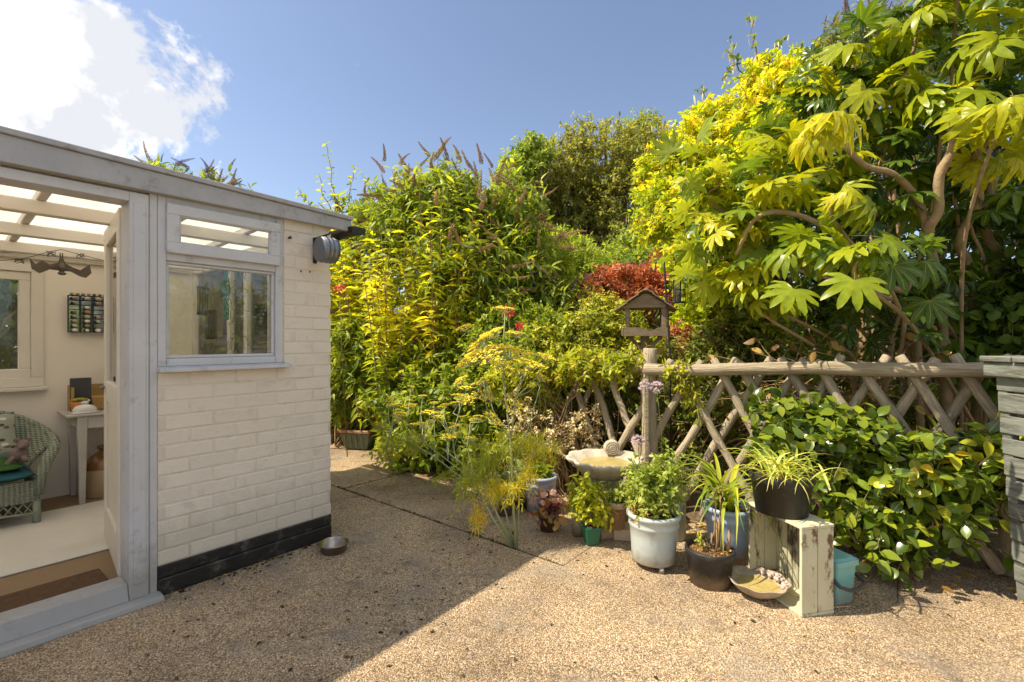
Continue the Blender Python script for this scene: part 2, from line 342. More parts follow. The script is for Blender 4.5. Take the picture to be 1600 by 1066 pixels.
M['taupe'] = pm('taupe_plastic', (.24, .20, .165), (.19, .16, .13), 6, .5, .1, 30)
M['soil'] = pm('potting_soil', (.16, .09, .05), (.06, .035, .02), 60, .95, 1.0, 120, dist=.012)
M['stone'] = pm('bath_stone', (.60, .535, .42), (.47, .41, .31), 9, .8, .8, 45, stain=(.26, .23, .16), sscale=7, samt=(.55, .75), dist=.006)
M['dishstone'] = pm('dish_stone', (.46, .39, .28), (.28, .23, .155), 12, .85, .9, 40, stain=(.62, .55, .43), sscale=9, samt=(.56, .7), dist=.008)
M['darkstone'] = pm('dark_stone', (.30, .265, .21), (.19, .165, .13), 9, .85, .8, 45, stain=(.40, .36, .28), sscale=6, samt=(.6, .8), dist=.006)
M['coral'] = pm('pink_rock', (.62, .50, .45), (.50, .38, .32), 20, .85, .8, 70)
M['algae'] = pm('wet_algae', (.36, .28, .08), (.50, .40, .16), 22, .18, .3, 60, spec=.5)
M['teal'] = pm('turquoise_plastic', (.22, .50, .47), (.19, .45, .43), 4, .35, .05, 20, spec=.5, splash=(.0, .1, .6, 40, (.26, .24, .18)))
M['gplastic'] = pm('dark_grey_plastic', (.07, .07, .072), None, 8, .4, .1, 30)
M['greenpot'] = pm('green_plastic', (.012, .13, .075), (.01, .10, .06), 5, .35, spec=.5)
M['redbrick'] = pm('loose_brick', (.45, .26, .16), (.34, .20, .13), 12, .9, .9, 60, stain=(.45, .40, .32), sscale=8, samt=(.5, .7), dist=.006)
M['trough'] = pm('green_trough', (.20, .24, .17), (.14, .17, .12), 6, .7, .3, 30, stain=(.35, .27, .17), sscale=6, samt=(.55, .75))
M['bark'] = pm('bark', (.24, .17, .10), (.12, .085, .055), 10, .9, .8, 40, dist=.008)
M['palebark'] = pm('pale_bark', (.42, .30, .165), (.28, .19, .10), 14, .8, .9, 30, stretch=(1, 1, 1), stain=(.17, .115, .07), sscale=10, samt=(.58, .8), dist=.008)
M['twig'] = pm('green_twig', (.20, .20, .07), (.14, .13, .05), 10, .7)
M['drytwig'] = pm('dry_twig', (.38, .26, .13), (.22, .14, .07), 12, .85, .5, 40)
M['wicker'] = None
M['sage'] = pm('sage_paint', (.30, .34, .27), (.24, .28, .22), 20, .6, .4, 60)
M['tableW'] = pm('grey_white_table', (.58, .545, .50), (.50, .465, .42), 8, .55, .2, 50)
M['rug'] = pm('white_rug', (.72, .69, .63), (.66, .63, .57), 6, .95, .5, 200, stain=(.56, .53, .47), sscale=2, samt=(.5, .8))
M['doormat'] = pm('coir', (.17, .095, .045), (.11, .06, .03), 30, .98, 1, 250, dist=.01)
M['woodbox'] = pm('ochre_wood', (.44, .29, .09), (.36, .22, .065), 10, .55, .2, 40, stretch=(1, 6, 6))
M['basket'] = pm('basket', (.48, .33, .16), (.32, .2, .09), 40, .8, .8, 120)
M['jugtop'] = pm('brown_glaze', (.26, .12, .04), (.20, .09, .03), 9, .2, spec=.6)
M['jugbody'] = pm('cream_glaze', (.52, .39, .22), (.47, .34, .19), 9, .25, spec=.6)
M['white'] = pm('white_china', (.78, .77, .74), None, 9, .25, spec=.5)
M['orangecup'] = pm('orange_cup', (.55, .20, .05), None, 9, .4)
M['greencush'] = pm('green_cotton', (.045, .13, .02), (.035, .10, .018), 30, .95, .3, 200)
M['tealcush'] = pm('teal_velvet', (.02, .11, .14), (.015, .085, .115), 20, .9, .3, 200)
M['plush'] = pm('plush', (.34, .26, .24), (.26, .19, .18), 60, 1, 1, 220)
M['bat'] = pm('bronze_leather', (.12, .095, .065), (.075, .06, .045), 14, .55, .4, 50)
M['cord'] = pm('teal_cord', (.02, .28, .22), None, 30, .6)
M['tangle'] = pm('wire_tangle', (.05, .06, .04), (.10, .1, .06), 30, .7)
M['purple'] = pm('purple_knot', (.16, .06, .22), None, 30, .7)
M['red'] = pm('red_petal', (.62, .03, .06), (.5, .04, .10), 30, .6)
M['lilac'] = pm('lilac_petal', (.42, .32, .62), (.55, .46, .70), 40, .6)
M['spike'] = pm('faded_buddleia', (.62, .40, .21), (.46, .28, .14), 60, .95, 1, 160, objvar=.25, dist=.01)
M['spikel'] = pm('lilac_buddleia', (.36, .25, .52), (.26, .18, .40), 60, .95, 1, 160, objvar=.2, dist=.01)
M['umbel'] = pm('fennel_yellow', (.84, .68, .04), (.74, .58, .04), 60, .8, objvar=.12)
M['fstem'] = pm('fennel_stem', (.36, .40, .20), (.28, .33, .15), 14, .5)
def cushion_mat():
    m, t, o = newmat('bird_print_cotton'); tc = nd(t, 'ShaderNodeTexCoord')
    v = nd(t, 'ShaderNodeTexVoronoi', {'Vector': nd(t, 'ShaderNodeMapping', {0: tc.outputs['Object'], 'Scale': (1, 1, 1.8)}).outputs[0], 'Scale': 19, 'Randomness': 1})
    sep = nd(t, 'ShaderNodeSeparateColor', {0: v.outputs['Color']})
    c = ramp(t, sep.outputs[0], [(0, (.07, .05, .045)), (.18, (.62, .60, .52)), (.35, (.36, .27, .08)), (.5, (.17, .09, .07)), (.62, (.30, .36, .30))], 'CONSTANT')
    f = ramp(t, v.outputs['Distance'], [(.36, 1.0), (.40, 0.0)]); c = mixc(t, f, (.30, .33, .27), c)
    b = nd(t, 'ShaderNodeBsdfPrincipled', {'Base Color': c, 'Roughness': .9}); t.links.new(b.outputs[0], o.inputs[0]); return m
M['print'] = cushion_mat()
def wicker_mat():
    m, t, o = newmat('woven_wicker'); tc = nd(t, 'ShaderNodeTexCoord')
    w1 = nd(t, 'ShaderNodeTexWave', {'Vector': tc.outputs['Object'], 'Scale': 26, 'Distortion': .6, 'Detail': 1}, bands_direction='Z')
    w2 = nd(t, 'ShaderNodeTexWave', {'Vector': tc.outputs['Object'], 'Scale': 13, 'Distortion': .5, 'Detail': 1}, bands_direction='X')
    ml = nd(t, 'ShaderNodeMath', {0: w1.outputs['Fac'], 1: w2.outputs['Fac']}, operation='ADD')
    c = ramp(t, ml.outputs[0], [(.3, (.15, .17, .12)), (.9, (.33, .37, .285))])
    b = nd(t, 'ShaderNodeBsdfPrincipled', {'Base Color': c, 'Roughness': .65})
    bp = nd(t, 'ShaderNodeBump', {'Height': ml.outputs[0], 'Strength': .9, 'Distance': .008}); t.links.new(bp.outputs[0], b.inputs['Normal'])
    t.links.new(b.outputs[0], o.inputs[0]); return m
M['wicker'] = wicker_mat()
def sisal_mat():
    m, t, o = newmat('sisal'); tc = nd(t, 'ShaderNodeTexCoord')
    w1 = nd(t, 'ShaderNodeTexWave', {'Vector': tc.outputs['Object'], 'Scale': 70, 'Distortion': 5, 'Detail': 3}, bands_direction='DIAGONAL')
    n = nd(t, 'ShaderNodeTexNoise', {'Vector': tc.outputs['Object'], 'Scale': 60})
    c = mixc(t, n.outputs[0], ramp(t, w1.outputs['Fac'], [(0, (.26, .17, .09)), (1, (.52, .38, .23))]), (.34, .22, .12))
    b = nd(t, 'ShaderNodeBsdfPrincipled', {'Base Color': c, 'Roughness': .95})
    bp = nd(t, 'ShaderNodeBump', {'Height': w1.outputs['Fac'], 'Strength': .7, 'Distance': .006}); t.links.new(bp.outputs[0], b.inputs['Normal'])
    t.links.new(b.outputs[0], o.inputs[0]); return m
M['sisal'] = sisal_mat()
def glass_mat(dust=.022):
    m, t, o = newmat('window_glass')
    fr = nd(t, 'ShaderNodeFresnel', {'IOR': 1.5}); tr = nd(t, 'ShaderNodeBsdfTransparent', {0: (.96, .98, .97, 1)}); gl = nd(t, 'ShaderNodeBsdfGlossy', {'Roughness': .01})
    f2 = nd(t, 'ShaderNodeMath', {0: fr.outputs[0], 1: 1.25}, operation='MULTIPLY')
    a = nd(t, 'ShaderNodeMixShader', {0: f2.outputs[0], 1: tr.outputs[0], 2: gl.outputs[0]})
    tc = nd(t, 'ShaderNodeTexCoord'); n = nd(t, 'ShaderNodeTexNoise', {'Vector': tc.outputs['Object'], 'Scale': 4, 'Detail': 6, 'Roughness': .7})
    d = nd(t, 'ShaderNodeBsdfDiffuse', {0: (.75, .70, .60, 1)}); f = ramp(t, n.outputs[0], [(.4, dust * .3), (.75, dust * 3)])
    b = nd(t, 'ShaderNodeMixShader', {0: f, 1: a.outputs[0], 2: d.outputs[0]}); t.links.new(b.outputs[0], o.inputs[0]); return m
M['glass'] = glass_mat()
def roofsheet_mat():
    m, t, o = newmat('opal_roof_sheet'); tc = nd(t, 'ShaderNodeTexCoord')
    n = nd(t, 'ShaderNodeTexNoise', {'Vector': tc.outputs['Object'], 'Scale': 3, 'Detail': 6})
    c = ramp(t, n.outputs[0], [(.3, (.80, .77, .71)), (.7, (.91, .89, .84))])
    d = nd(t, 'ShaderNodeBsdfDiffuse', {0: c}); tr = nd(t, 'ShaderNodeBsdfTranslucent', {0: c})
    x = nd(t, 'ShaderNodeMixShader', {0: .8, 1: d.outputs[0], 2: tr.outputs[0]}); t.links.new(x.outputs[0], o.inputs[0]); return m
M['roofsheet'] = roofsheet_mat()
def patio_mat():
    m, t, o = newmat('exposed_aggregate'); tc = nd(t, 'ShaderNodeTexCoord'); vec = tc.outputs['Object']
    dn = nd(t, 'ShaderNodeTexNoise', {'Vector': vec, 'Scale': 60, 'Detail': 2})
    dv = mixc(t, .012, vec, dn.outputs['Color'], 'ADD')
    v = nd(t, 'ShaderNodeTexVoronoi', {'Vector': dv, 'Scale': 185, 'Randomness': 1}); sp = nd(t, 'ShaderNodeSeparateColor', {0: v.outputs['Color']})
    peb = ramp(t, sp.outputs[0], [(0, (.08, .058, .04)), (.1, (.22, .16, .10)), (.28, (.41, .305, .19)), (.55, (.54, .405, .25)), (.8, (.66, .525, .355)), (.95, (.80, .72, .58)), (1, (.5, .28, .1))])
    v2 = nd(t, 'ShaderNodeTexVoronoi', {'Vector': dv, 'Scale': 46, 'Randomness': 1}); sp2 = nd(t, 'ShaderNodeSeparateColor', {0: v2.outputs['Color']})
    big = ramp(t, sp2.outputs[0], [(0, (.60, .30, .10)), (.25, (.66, .58, .46)), (.5, (.16, .125, .095)), (.75, (.58, .42, .24)), (1, (.36, .2, .1))])
    bf0 = ramp(t, v2.outputs['Distance'], [(.26, 1.0), (.32, 0.0)]); bf1 = ramp(t, sp2.outputs[1], [(.88, 0.0), (.9, .8)])
    bf = nd(t, 'ShaderNodeMath', {0: bf0, 1: bf1}, operation='MULTIPLY')
    c = mixc(t, bf.outputs[0], peb, big)
    gap = ramp(t, v.outputs['Distance'], [(.4, 0.0), (.72, 1.0)]); c = mixc(t, gap, c, (.20, .14, .085))
    n = nd(t, 'ShaderNodeTexNoise', {'Vector': vec, 'Scale': 1.1, 'Detail': 8, 'Roughness': .62}); c = mixc(t, 1.0, c, ramp(t, n.outputs[0], [(.32, (.58, .55, .52)), (.5, (1.08, 1.04, .99)), (.66, (1.3, 1.25, 1.16))]), 'MULTIPLY')
    n2 = nd(t, 'ShaderNodeTexNoise', {'Vector': vec, 'Scale': 5.5, 'Detail': 9, 'Roughness': .72}); f = ramp(t, n2.outputs[0], [(.55, 0.0), (.70, .8)]); c = mixc(t, f, c, (.115, .095, .07))
    n3 = nd(t, 'ShaderNodeTexNoise', {'Vector': vec, 'Scale': 26, 'Detail': 4, 'Roughness': .6}); f = ramp(t, n3.outputs[0], [(.64, 0.0), (.70, .8)]); c = mixc(t, f, c, (.06, .05, .035))
    dw = nd(t, 'ShaderNodeTexNoise', {'Vector': vec, 'Scale': 1.6, 'Detail': 6, 'Roughness': .6}); cv = mixc(t, .45, vec, dw.outputs['Color'], 'ADD')
    ck = nd(t, 'ShaderNodeTexVoronoi', {'Vector': cv, 'Scale': .75}, feature='DISTANCE_TO_EDGE'); f = ramp(t, ck.outputs['Distance'], [(.0, .5), (.0035, 0.0)]); c = mixc(t, f, c, (.07, .055, .04))
    n4 = nd(t, 'ShaderNodeTexNoise', {'Vector': vec, 'Scale': 2.6, 'Detail': 9, 'Roughness': .7}); f = ramp(t, n4.outputs[0], [(.5, 0.0), (.66, .55)]); c = mixc(t, f, c, (.27, .235, .19))
    b = nd(t, 'ShaderNodeBsdfPrincipled', {'Base Color': c, 'Roughness': .85, 'Specular IOR Level': .25})
    h = nd(t, 'ShaderNodeMath', {0: v.outputs['Distance'], 1: -1.0}, operation='MULTIPLY')
    bp = nd(t, 'ShaderNodeBump', {'Height': h.outputs[0], 'Strength': .8, 'Distance': .006}); t.links.new(bp.outputs[0], b.inputs['Normal'])
    t.links.new(b.outputs[0], o.inputs[0]); return m
M['patio'] = patio_mat()
M['bed'] = pm('bed_soil', (.20, .13, .075), (.085, .055, .035), 20, .95, 1.0, 60, stain=(.30, .22, .13), sscale=14, samt=(.55, .7), dist=.02)
M['far'] = pm('garden_ground', (.10, .11, .035), (.13, .09, .05), 3, .95, 1.0, 30, dist=.02)

# ------------------------------------------------------------------ ground
g = MB().add([(-220, -120, -.06), (220, -120, -.06), (220, 320, -.06), (-220, 320, -.06)], [(0, 1, 2, 3)]).build('ground', M['far']); tag(g, kind='structure')
pat = MB(O0).box(0, 0, 0, 0, 0, 0)
# jointing under the slabs
pat = bpy.data.objects.new('patio', MB().add([(-6, -9, -.004), (8, -9, -.004), (8, 6.6, -.004), (-6, 6.6, -.004)], [(0, 1, 2, 3)]).mesh('patio', M['bed'])); col.objects.link(pat)
pat.location = O0; pat.rotation_euler = (0, 0, BROT); tag(pat, kind='structure')
for (s0, s1, p0, p1) in [(-5, 1.552, -6, 8.5), (1.57, 7.5, -6, -.86), (1.57, 7.5, -.846, 1.40), (1.5535, 2.25, 1.402, 8.5), (2.2505, 7.5, 1.402, 2.881), (2.2505, 7.5, 2.887, 8.5)]:
    MB().box(s0, s1, -p1, -p0, -.055, 0).build('slab', M['patio'], pat, bevel=.004)
# planted bed behind the patio
rng = np.random.default_rng(4)
edge = [(-9, 7.5), (-3.2, 6.5), (-2.0, 6.0), (-1.35, 5.7), (-.85, 4.95), (-.3, 4.35), (.35, 4.25), (.85, 3.95), (1.2, 3.5), (1.75, 3.05), (2.3, 2.8), (3.0, 2.62), (4.2, 2.45), (9, 2.3)]
V = []; F = []; rows = 26; cols_ = 150
ex = np.array([e[0] for e in edge]); ey = np.array([e[1] for e in edge])
for j in range(rows):
    for i in range(cols_):
        x = -9 + 18 * i / (cols_ - 1); y0 = np.interp(x, ex, ey) + .05 * math.sin(x * 9) + rng.normal() * .03; t = j / (rows - 1)
        y = y0 + 22 * t ** 2.2; z = .006 + min(.16, t * .7) * (.7 + .3 * rng.random()) if j else -.01
        V.append((x * (1 + t * .8), y, z))
for j in range(rows - 1):
    for i in range(cols_ - 1): a = j * cols_ + i; F.append((a, a + 1, a + cols_ + 1, a + cols_))
bed = MB().add(V, F, 0, True).build('soil_bed', M['bed']); tag(bed, kind='structure')

# ------------------------------------------------------------------ garden room
gr = empty('garden_room', O0, 'white painted brick lean-to garden room with open glazed doorway', 'building', rz=BROT)
LW = .943; BQ = 2.25; SL = -3.2
pl = MB().box(0, LW + .002, -.006, .12, .085, .149).box(0, LW - .002, -.016, .12, 0, .085).box(LW - .1, LW + .003, .12, BQ, 0, .149).build('plinth', M['bitumen'], gr, bevel=.006)
pl['label'] = 'black tarred brick plinth'
wl_ = MB()
wl_.box(0, LW - .004, .0024, .11, .149, 1.128).box(.632, LW - .004, .0024, .11, 1.128, 2.03)
wl_.box(SL, -1.02, .0, .11, 0, 2.0)                                                       # front wall left of the doorway, outside the picture
wall = wl_.build('wall', M['mortar'], gr)
def brick_mesh():
    bm = bmesh.new(); bmesh.ops.create_cube(bm, size=1)
    bmesh.ops.scale(bm, vec=(.215, .03, .065), verts=bm.verts); bmesh.ops.bevel(bm, geom=bm.edges[:], offset=.0028, segments=1, affect='EDGES', profile=.5)
    me = bpy.data.meshes.new('brick'); bm.to_mesh(me); bm.free(); me.materials.append(M['brick'])
    return me
bme = brick_mesh(); rr = random.Random(3)
for r in range(25):
    z = .149 + .005 + .0325 + r * .075; zt = z + .0325
    if zt > 2.03: break
    lo = 0.0 if zt < 1.13 else .634
    x = (.029 if r % 2 else .1415) - .225
    while x < LW:
        a, b = max(x + .005, lo + .001), min(x + .22, LW)
        if b - a > .02:
            o = link('brick', bme, None, wall); o.location = ((a + b) / 2, .0138 + rr.uniform(-.0012, .0012), z + rr.uniform(-.001, .001)); o.scale = ((b - a) / .215, 1, 1)
        x += .225
for r in range(25):                                                                      # end wall, round the corner
    z = .149 + .0375 + r * .075
    if z + .0325 > 2.0: break
    x = .1075 if r % 2 else 0
    while x < BQ:
        a, b = max(x + .005, .031), min(x + .22, BQ)
        if b - a > .02 and not (z > 1.1 and b > .7) :
            o = link('brick', bme, None, wall); o.location = (LW - .0138, (a + b) / 2, z); o.rotation_euler = (0, 0, R(90)); o.scale = ((b - a) / .215, 1, 1)
        x += .225
MB().box(LW - .11, LW - .006, .115, BQ, .149, 1.1).box(LW - .11, LW - .006, .115, .66, 1.1, 2.0).build('end_wall', M['mortar'], gr)
# end wall glazing
ew = MB().box(LW - .09, LW - .02, .66, BQ, 1.1, 1.15).box(LW - .09, LW - .02, .66, BQ, 1.9, 2.0)
for q in (.68, 1.1, 1.42, 2.22): ew.box(LW - .085, LW - .025, q - .03, q + .03, 1.15, 1.9)
ew = ew.build('window', M['paint2'], gr, bevel=.003)
MB().box(LW - .056, LW - .052, .68, BQ, 1.15, 1.9).build('pane', M['glass'], ew)
# back wall with window
A = W(0, 407, BQ); Bv = W(68, 603, BQ); wz0, wz1 = Bv.z, A.z; ws1 = Bv.x; ws0 = ws1 - 1.5
bw = MB().box(SL, ws0, BQ, BQ + .1, 0, 2.05).box(ws1, LW, BQ, BQ + .1, 0, 2.05).box(ws0, ws1, BQ, BQ + .1, 0, wz0).box(ws0, ws1, BQ, BQ + .1, wz1, 2.05).box(SL, SL + .1, .11, BQ, 0, 2.1).build('inner_wall', M['inner'], gr)
MB().box(0, LW - .11, .11, .125, .06, 1.1).build('inner_lining', M['inner'], gr)
iw = MB()
def frame(mb, s0, s1, z0, z1, w, q0, q1):
    mb.box(s0, s1, q0, q1, z0, z0 + w); mb.box(s0, s1, q0, q1, z1 - w, z1); mb.box(s0, s0 + w, q0, q1, z0 + w, z1 - w); mb.box(s1 - w, s1, q0, q1, z0 + w, z1 - w); return mb
frame(iw, ws0, ws1, wz0, wz1, .07, BQ - .025, BQ + .06); frame(iw, ws0 + .07, ws1 - .07, wz0 + .07, wz1 - .07, .065, BQ - .008, BQ + .05)
iw.box(ws0 - .03, ws1 + .02, BQ - .06, BQ + .02, wz0 - .03, wz0 - .002)
iw = iw.build('window', M['paint2'], gr, bevel=.004)
MB().box(ws0 + .12, ws1 - .12, BQ + .022, BQ + .028, wz0 + .12, wz1 - .12).build('pane', M['glass'], iw)
# floor
MB().box(SL, LW - .11, .1, BQ, .0, .06).build('floor', M['sisal'], gr)
# doorway
df = MB().box(-.115, -.038, -.012, .14, .03, 2.0).box(-.034, -.002, -.004, .12, .0, 2.012).box(-1.02, -.945, -.012, .14, .03, 2.0).box(-.945, -.115, -.01, .13, 1.955, 2.0)
df.box(-.1, -.05, -.016, -.012, .1, 1.95)
df = df.build('door_frame', M['paint'], gr, bevel=.004)
MB().hexa([(-.945, -.014, .028), (-.115, -.014, .028), (-.115, .13, .028), (-.945, .13, .028), (-.945, .012, .108), (-.115, .012, .108), (-.115, .13, .108), (-.945, .13, .108)]).box(-.115, -.1, -.014, .01, .0285, .06).build('bottom_rail', M['paint'], gr, bevel=.004)
MB().hexa([(-1.2, -.075, 0), (.012, -.075, 0), (.012, .05, 0), (-1.2, .05, 0), (-1.2, -.068, .026), (.008, -.068, .026), (.008, .05, .033), (-1.2, .05, .033)]).build('threshold', M['paint'], gr, bevel=.003)
# open door leaf
A_, B_ = Vector((-.098, .165, 0)), Vector((-.012, .925, 0)); t_ = (B_ - A_).normalized(); up = (0, 0, 1); n_ = Vector((t_.y, -t_.x, 0)) * .021
dl = MB()
def leafbar(l0, l1, z0, z1, th):
    h = n_ * th; p = [A_ + t_ * l0 - h, A_ + t_ * l0 + h, A_ + t_ * l1 + h, A_ + t_ * l1 - h]
    dl.hexa([q + Vector((0, 0, z0)) for q in p] + [q + Vector((0, 0, z1)) for q in p])
leafbar(0, .1, .08, 1.955, 1); leafbar(.66, .765, .08, 1.955, 1)
for z0, z1 in ((.08, .28), (.92, 1.04), (1.85, 1.955)): leafbar(.1, .66, z0, z1, .96)
leafbar(.1, .66, .28, .92, .35)
dl = dl.build('door_leaf', M['paint2'], gr, bevel=.004)
gl = MB(); dl2 = dl
h = n_ * .12; p = [A_ + t_ * .1 - h, A_ + t_ * .1 + h, A_ + t_ * .66 + h, A_ + t_ * .66 - h]
gl.hexa([q + Vector((0, 0, 1.04)) for q in p] + [q + Vector((0, 0, 1.85)) for q in p]); gl.build('pane', M['glass'], dl)
mb = MB(); c = A_ + t_ * .71
for sg in (-1, 1):
    k = c + n_ * (1.9 * sg) + Vector((0, 0, 1.0)); mb.tube([c + Vector((0, 0, 1.0)), k], .009, 8); mb.tube([k, k - t_ * .1], .008, 8)
mb.build('handle', M['zinc'], dl)
# front window: frame, opening top light, fixed lower pane, sill
wf = MB().box(.0, .049 - .012, -.004, .09, 1.15, 2.012).box(.585, .629, -.004, .09, 1.15, 2.012).box(.037, .585, .0, .09, 1.15, 1.19).box(.037, .585, .0, .085, 1.69, 1.745).box(.037, .585, -.002, .09, 1.975, 2.012)
wf = wf.build('window', M['paint'], gr, bevel=.003)
cs = MB(); frame(cs, .035, .603, 1.728, 1.978, .055, -.026, -.0045); frame(cs, .085, .553, 1.778, 1.928, .012, -.019, .0)
cs.build('top_casement', M['paint'], wf, bevel=.003)
lf = MB(); frame(lf, .0375, .5845, 1.1905, 1.6895, .016, .012, .05); lf.build('glazing_bead', M['paint'], wf, bevel=.004)
MB().box(.09, .55, -.006, -.003, 1.785, 1.922).build('pane', M['glass'], wf)
MB().box(.05, .572, .026, .03, 1.203, 1.676).build('pane', M['glass'], wf)
MB().hexa([(-.004, -.06, 1.122), (.652, -.06, 1.122), (.652, .0, 1.126), (-.004, .0, 1.126), (-.004, -.06, 1.142), (.652, -.06, 1.142), (.652, .0, 1.15), (-.004, .0, 1.15)]).build('window_sill', M['paint'], gr, bevel=.004, seg=2)
MB().box(.0, .63, .1, .3, 1.11, 1.13).build('inner_sill', M['paint2'], gr, bevel=.003)
# roof: fascia, drip edge, sheets, bars, purlins, gutter
zt = lambda s: 2.153 - .0275 * (s + .54)
RX0, RX1 = SL - .1, 1.064
MB().hexa([(RX0, -.045, 2.012), (RX1, -.045, 2.012), (RX1, -.008, 2.012), (RX0, -.008, 2.012), (RX0, -.045, zt(RX0) - .026), (RX1, -.045, zt(RX1) - .026), (RX1, -.008, zt(RX1) - .026), (RX0, -.008, zt(RX0) - .026)]).build('fascia', M['fascia'], gr, bevel=.003)
MB().hexa([(RX0, -.06, zt(RX0) - .0255), (RX1 + .006, -.06, zt(RX1) - .0255), (RX1 + .006, .05, zt(RX1) - .0255), (RX0, .05, zt(RX0) - .0255), (RX0, -.06, zt(RX0)), (RX1 + .006, -.06, zt(RX1)), (RX1 + .006, .05, zt(RX1) + .004), (RX0, .05, zt(RX0) + .004)]).build('drip_edge', M['fascia'], gr, bevel=.003)
MB().box(RX0, LW - .0, -.007, .1, 2.0135, 2.06).build('wall_plate', M['paint2'], gr, bevel=.003)
rz = lambda q: 2.085 - .048 * q
xs = [-3.3, -2.75, -2.15, -1.55, -.95, -.35, .25, .66, 1.05]
for a, b in zip(xs[:-1], xs[1:]):
    MB().hexa([(a + .004, .055, rz(.055)), (b - .004, .055, rz(.055)), (b - .004, 2.45, rz(2.45)), (a + .004, 2.45, rz(2.45)), (a + .004, .055, rz(.055) + .006), (b - .004, .055, rz(.055) + .006), (b - .004, 2.45, rz(2.45) + .006), (a + .004, 2.45, rz(2.45) + .006)]).build('roof_sheet', M['roofsheet'], gr)
for s in xs[1:-1]: MB().bar((s, .06, rz(.06) - .024), (s, 2.4, rz(2.4) - .024), .042, .045).build('glazing_bar', M['paint2'], gr, bevel=.004)
for i, (vt, vb, q) in enumerate(((302, 327, .6), (346, 371, 1.2), (380, 396, 1.78))):
    z1 = rz(q) - .047; zb = z1 - .072
    MB().box(SL + .1, LW - .11, q - .03, q + .03, zb, z1).build('purlin', M['paint2'], gr, bevel=.006)
MB().box(SL + .1, LW - .11, BQ - .05, BQ - .002, 1.9, rz(BQ) - .048).box(SL + .1, LW - .11, BQ - .085, BQ - .0515, 1.955, rz(BQ) - .049).build('wall_beam', M['paint2'], gr, bevel=.006)
gm = MB(); prof = [(.055 * math.cos(a), .05 * math.sin(a)) for a in np.linspace(math.pi, 2 * math.pi, 9)]; prof2 = [(x * .9, z * .9) for x, z in prof[::-1]]
ring = prof + prof2; n = len(ring); cx0, cz0 = 1.09, 2.035
vs_ = [(cx0 + x, -.09, cz0 + z) for x, z in ring] + [(cx0 + x, 2.5, cz0 + z) for x, z in ring]
gm.add(vs_, [(i, (i + 1) % n, n + (i + 1) % n, n + i) for i in range(n)] + [tuple(range(n))[::-1], tuple(range(n, 2 * n))])
gm.box(1.042, 1.142, -.094, -.088, 1.99, 2.036)
gm.tube([(1.09, .2, 1.99), (1.09, .2, 1.93), (1.02, .42, 1.82), (.985, .5, 1.75), (.985, .5, .05)], .032, 12).build('gutter', M['black'], gr)
# bracket and screw on the wall
sb = MB(); s0 = W(451, 372, 0); sb.tube([(s0.x, .01, s0.z), (s0.x, -.02, s0.z)], .006, 6).ball((s0.x, -.022, s0.z), .009).build('screw', M['iron'], gr)
for (u, v) in ((470, 424), (484, 425)):
    s0 = W(u, v, 0); MB().ball((s0.x, -.001, s0.z), .006).build('screw', M['iron'], gr)
b0 = W(491, 372, 0); b1 = W(491, 412, 0); sx = b0.x
mb = MB().box(sx - .011, sx + .011, -.012, -.0025, b1.z, b0.z)
mb.tube([(sx, -.01, b0.z - .005), (sx, -.17, b0.z + .0), (sx, -.19, b0.z + .012)], .006, 8).tube([(sx, -.01, b0.z - .075), (sx, -.05, b0.z - .05), (sx, -.08, b0.z - .006)], .005, 8)
mb.tube([(sx, -.012, b1.z + .02), (sx, -.03, b1.z + .015), (sx, -.032, b1.z + .035)], .004, 6)
mb.build('bracket', M['iron'], gr)

dz = b0.z - .095; ro = B2W(sx, -.15, dz - .065)
dr = empty('hanging_drum', ro, 'grey ribbed metal drum hanging from the black wall bracket', 'drum', rz=BROT)
mb = MB(); L_ = .062; prof = []
for i, (r, x) in enumerate([(.001, -1), (.05, -1), (.054, -.96), (.054, -.62), (.057, -.58), (.057, -.5), (.054, -.46), (.054, -.06), (.057, -.02), (.057, .06), (.054, .1), (.054, .5), (.057, .54), (.057, .62), (.054, .66), (.054, .96), (.05, 1), (.001, 1)]): prof.append((r * 1.42, x * L_ * .82))
b = len(mb.v); mb.lathe(prof, 28)
mb.v = [(z, y, x + .065 - .0) for (x, y, z) in mb.v]                                    # lay the drum on its side
for i in range(len(mb.v)): x, y, z = mb.v[i]; mb.v[i] = (x, y, .065 + (z - .065))
mb.build('drum', M['zinc'], dr); MB().tube([(0, 0, .135), (0, .008, .15), (0, 0, .162)], .0035, 6).build('hook', M['iron'], dr)
# gutter of the visible wall corner: steel bowl on the ground
p0 = G(522, 861); bo = empty('dog_bowl', p0, 'steel dog bowl on the patio beside the wall corner', 'bowl')
MB().lathe([(.001, .004), (.066, .004), (.07, .001), (.083, .052), (.088, .056), (.09, .053), (.084, .05), (.071, .012), (.001, .010)][::-1], 40, (0, 0, 0)).build('bowl', M['steel'], bo)
MB().bar((.086, .01, .05), (.1, .012, .052), .018, .004).build('lip', M['steel'], bo)
# ------------------------------------------------------------------ inside the garden room
def inside(name, s, q, z, label, cat, group=None): return empty(name, B2W(s, q, z), label, cat, group, rz=BROT)
FZ = .06
rug = inside('rug', -.5, 1.26, FZ, 'large off-white rug on the garden room floor', 'rug')
MB().box(-1.9, 1.15, -.56, .56, .002, .012).build('pile', M['rug'], rug, bevel=.004)
dm = inside('doormat', -.7, .25, FZ, 'dark brown coir doormat just inside the doorway', 'doormat')
MB().box(-.62, .55, -.13, .15, .001, .022).build('mat', M['doormat'], dm, bevel=.006)
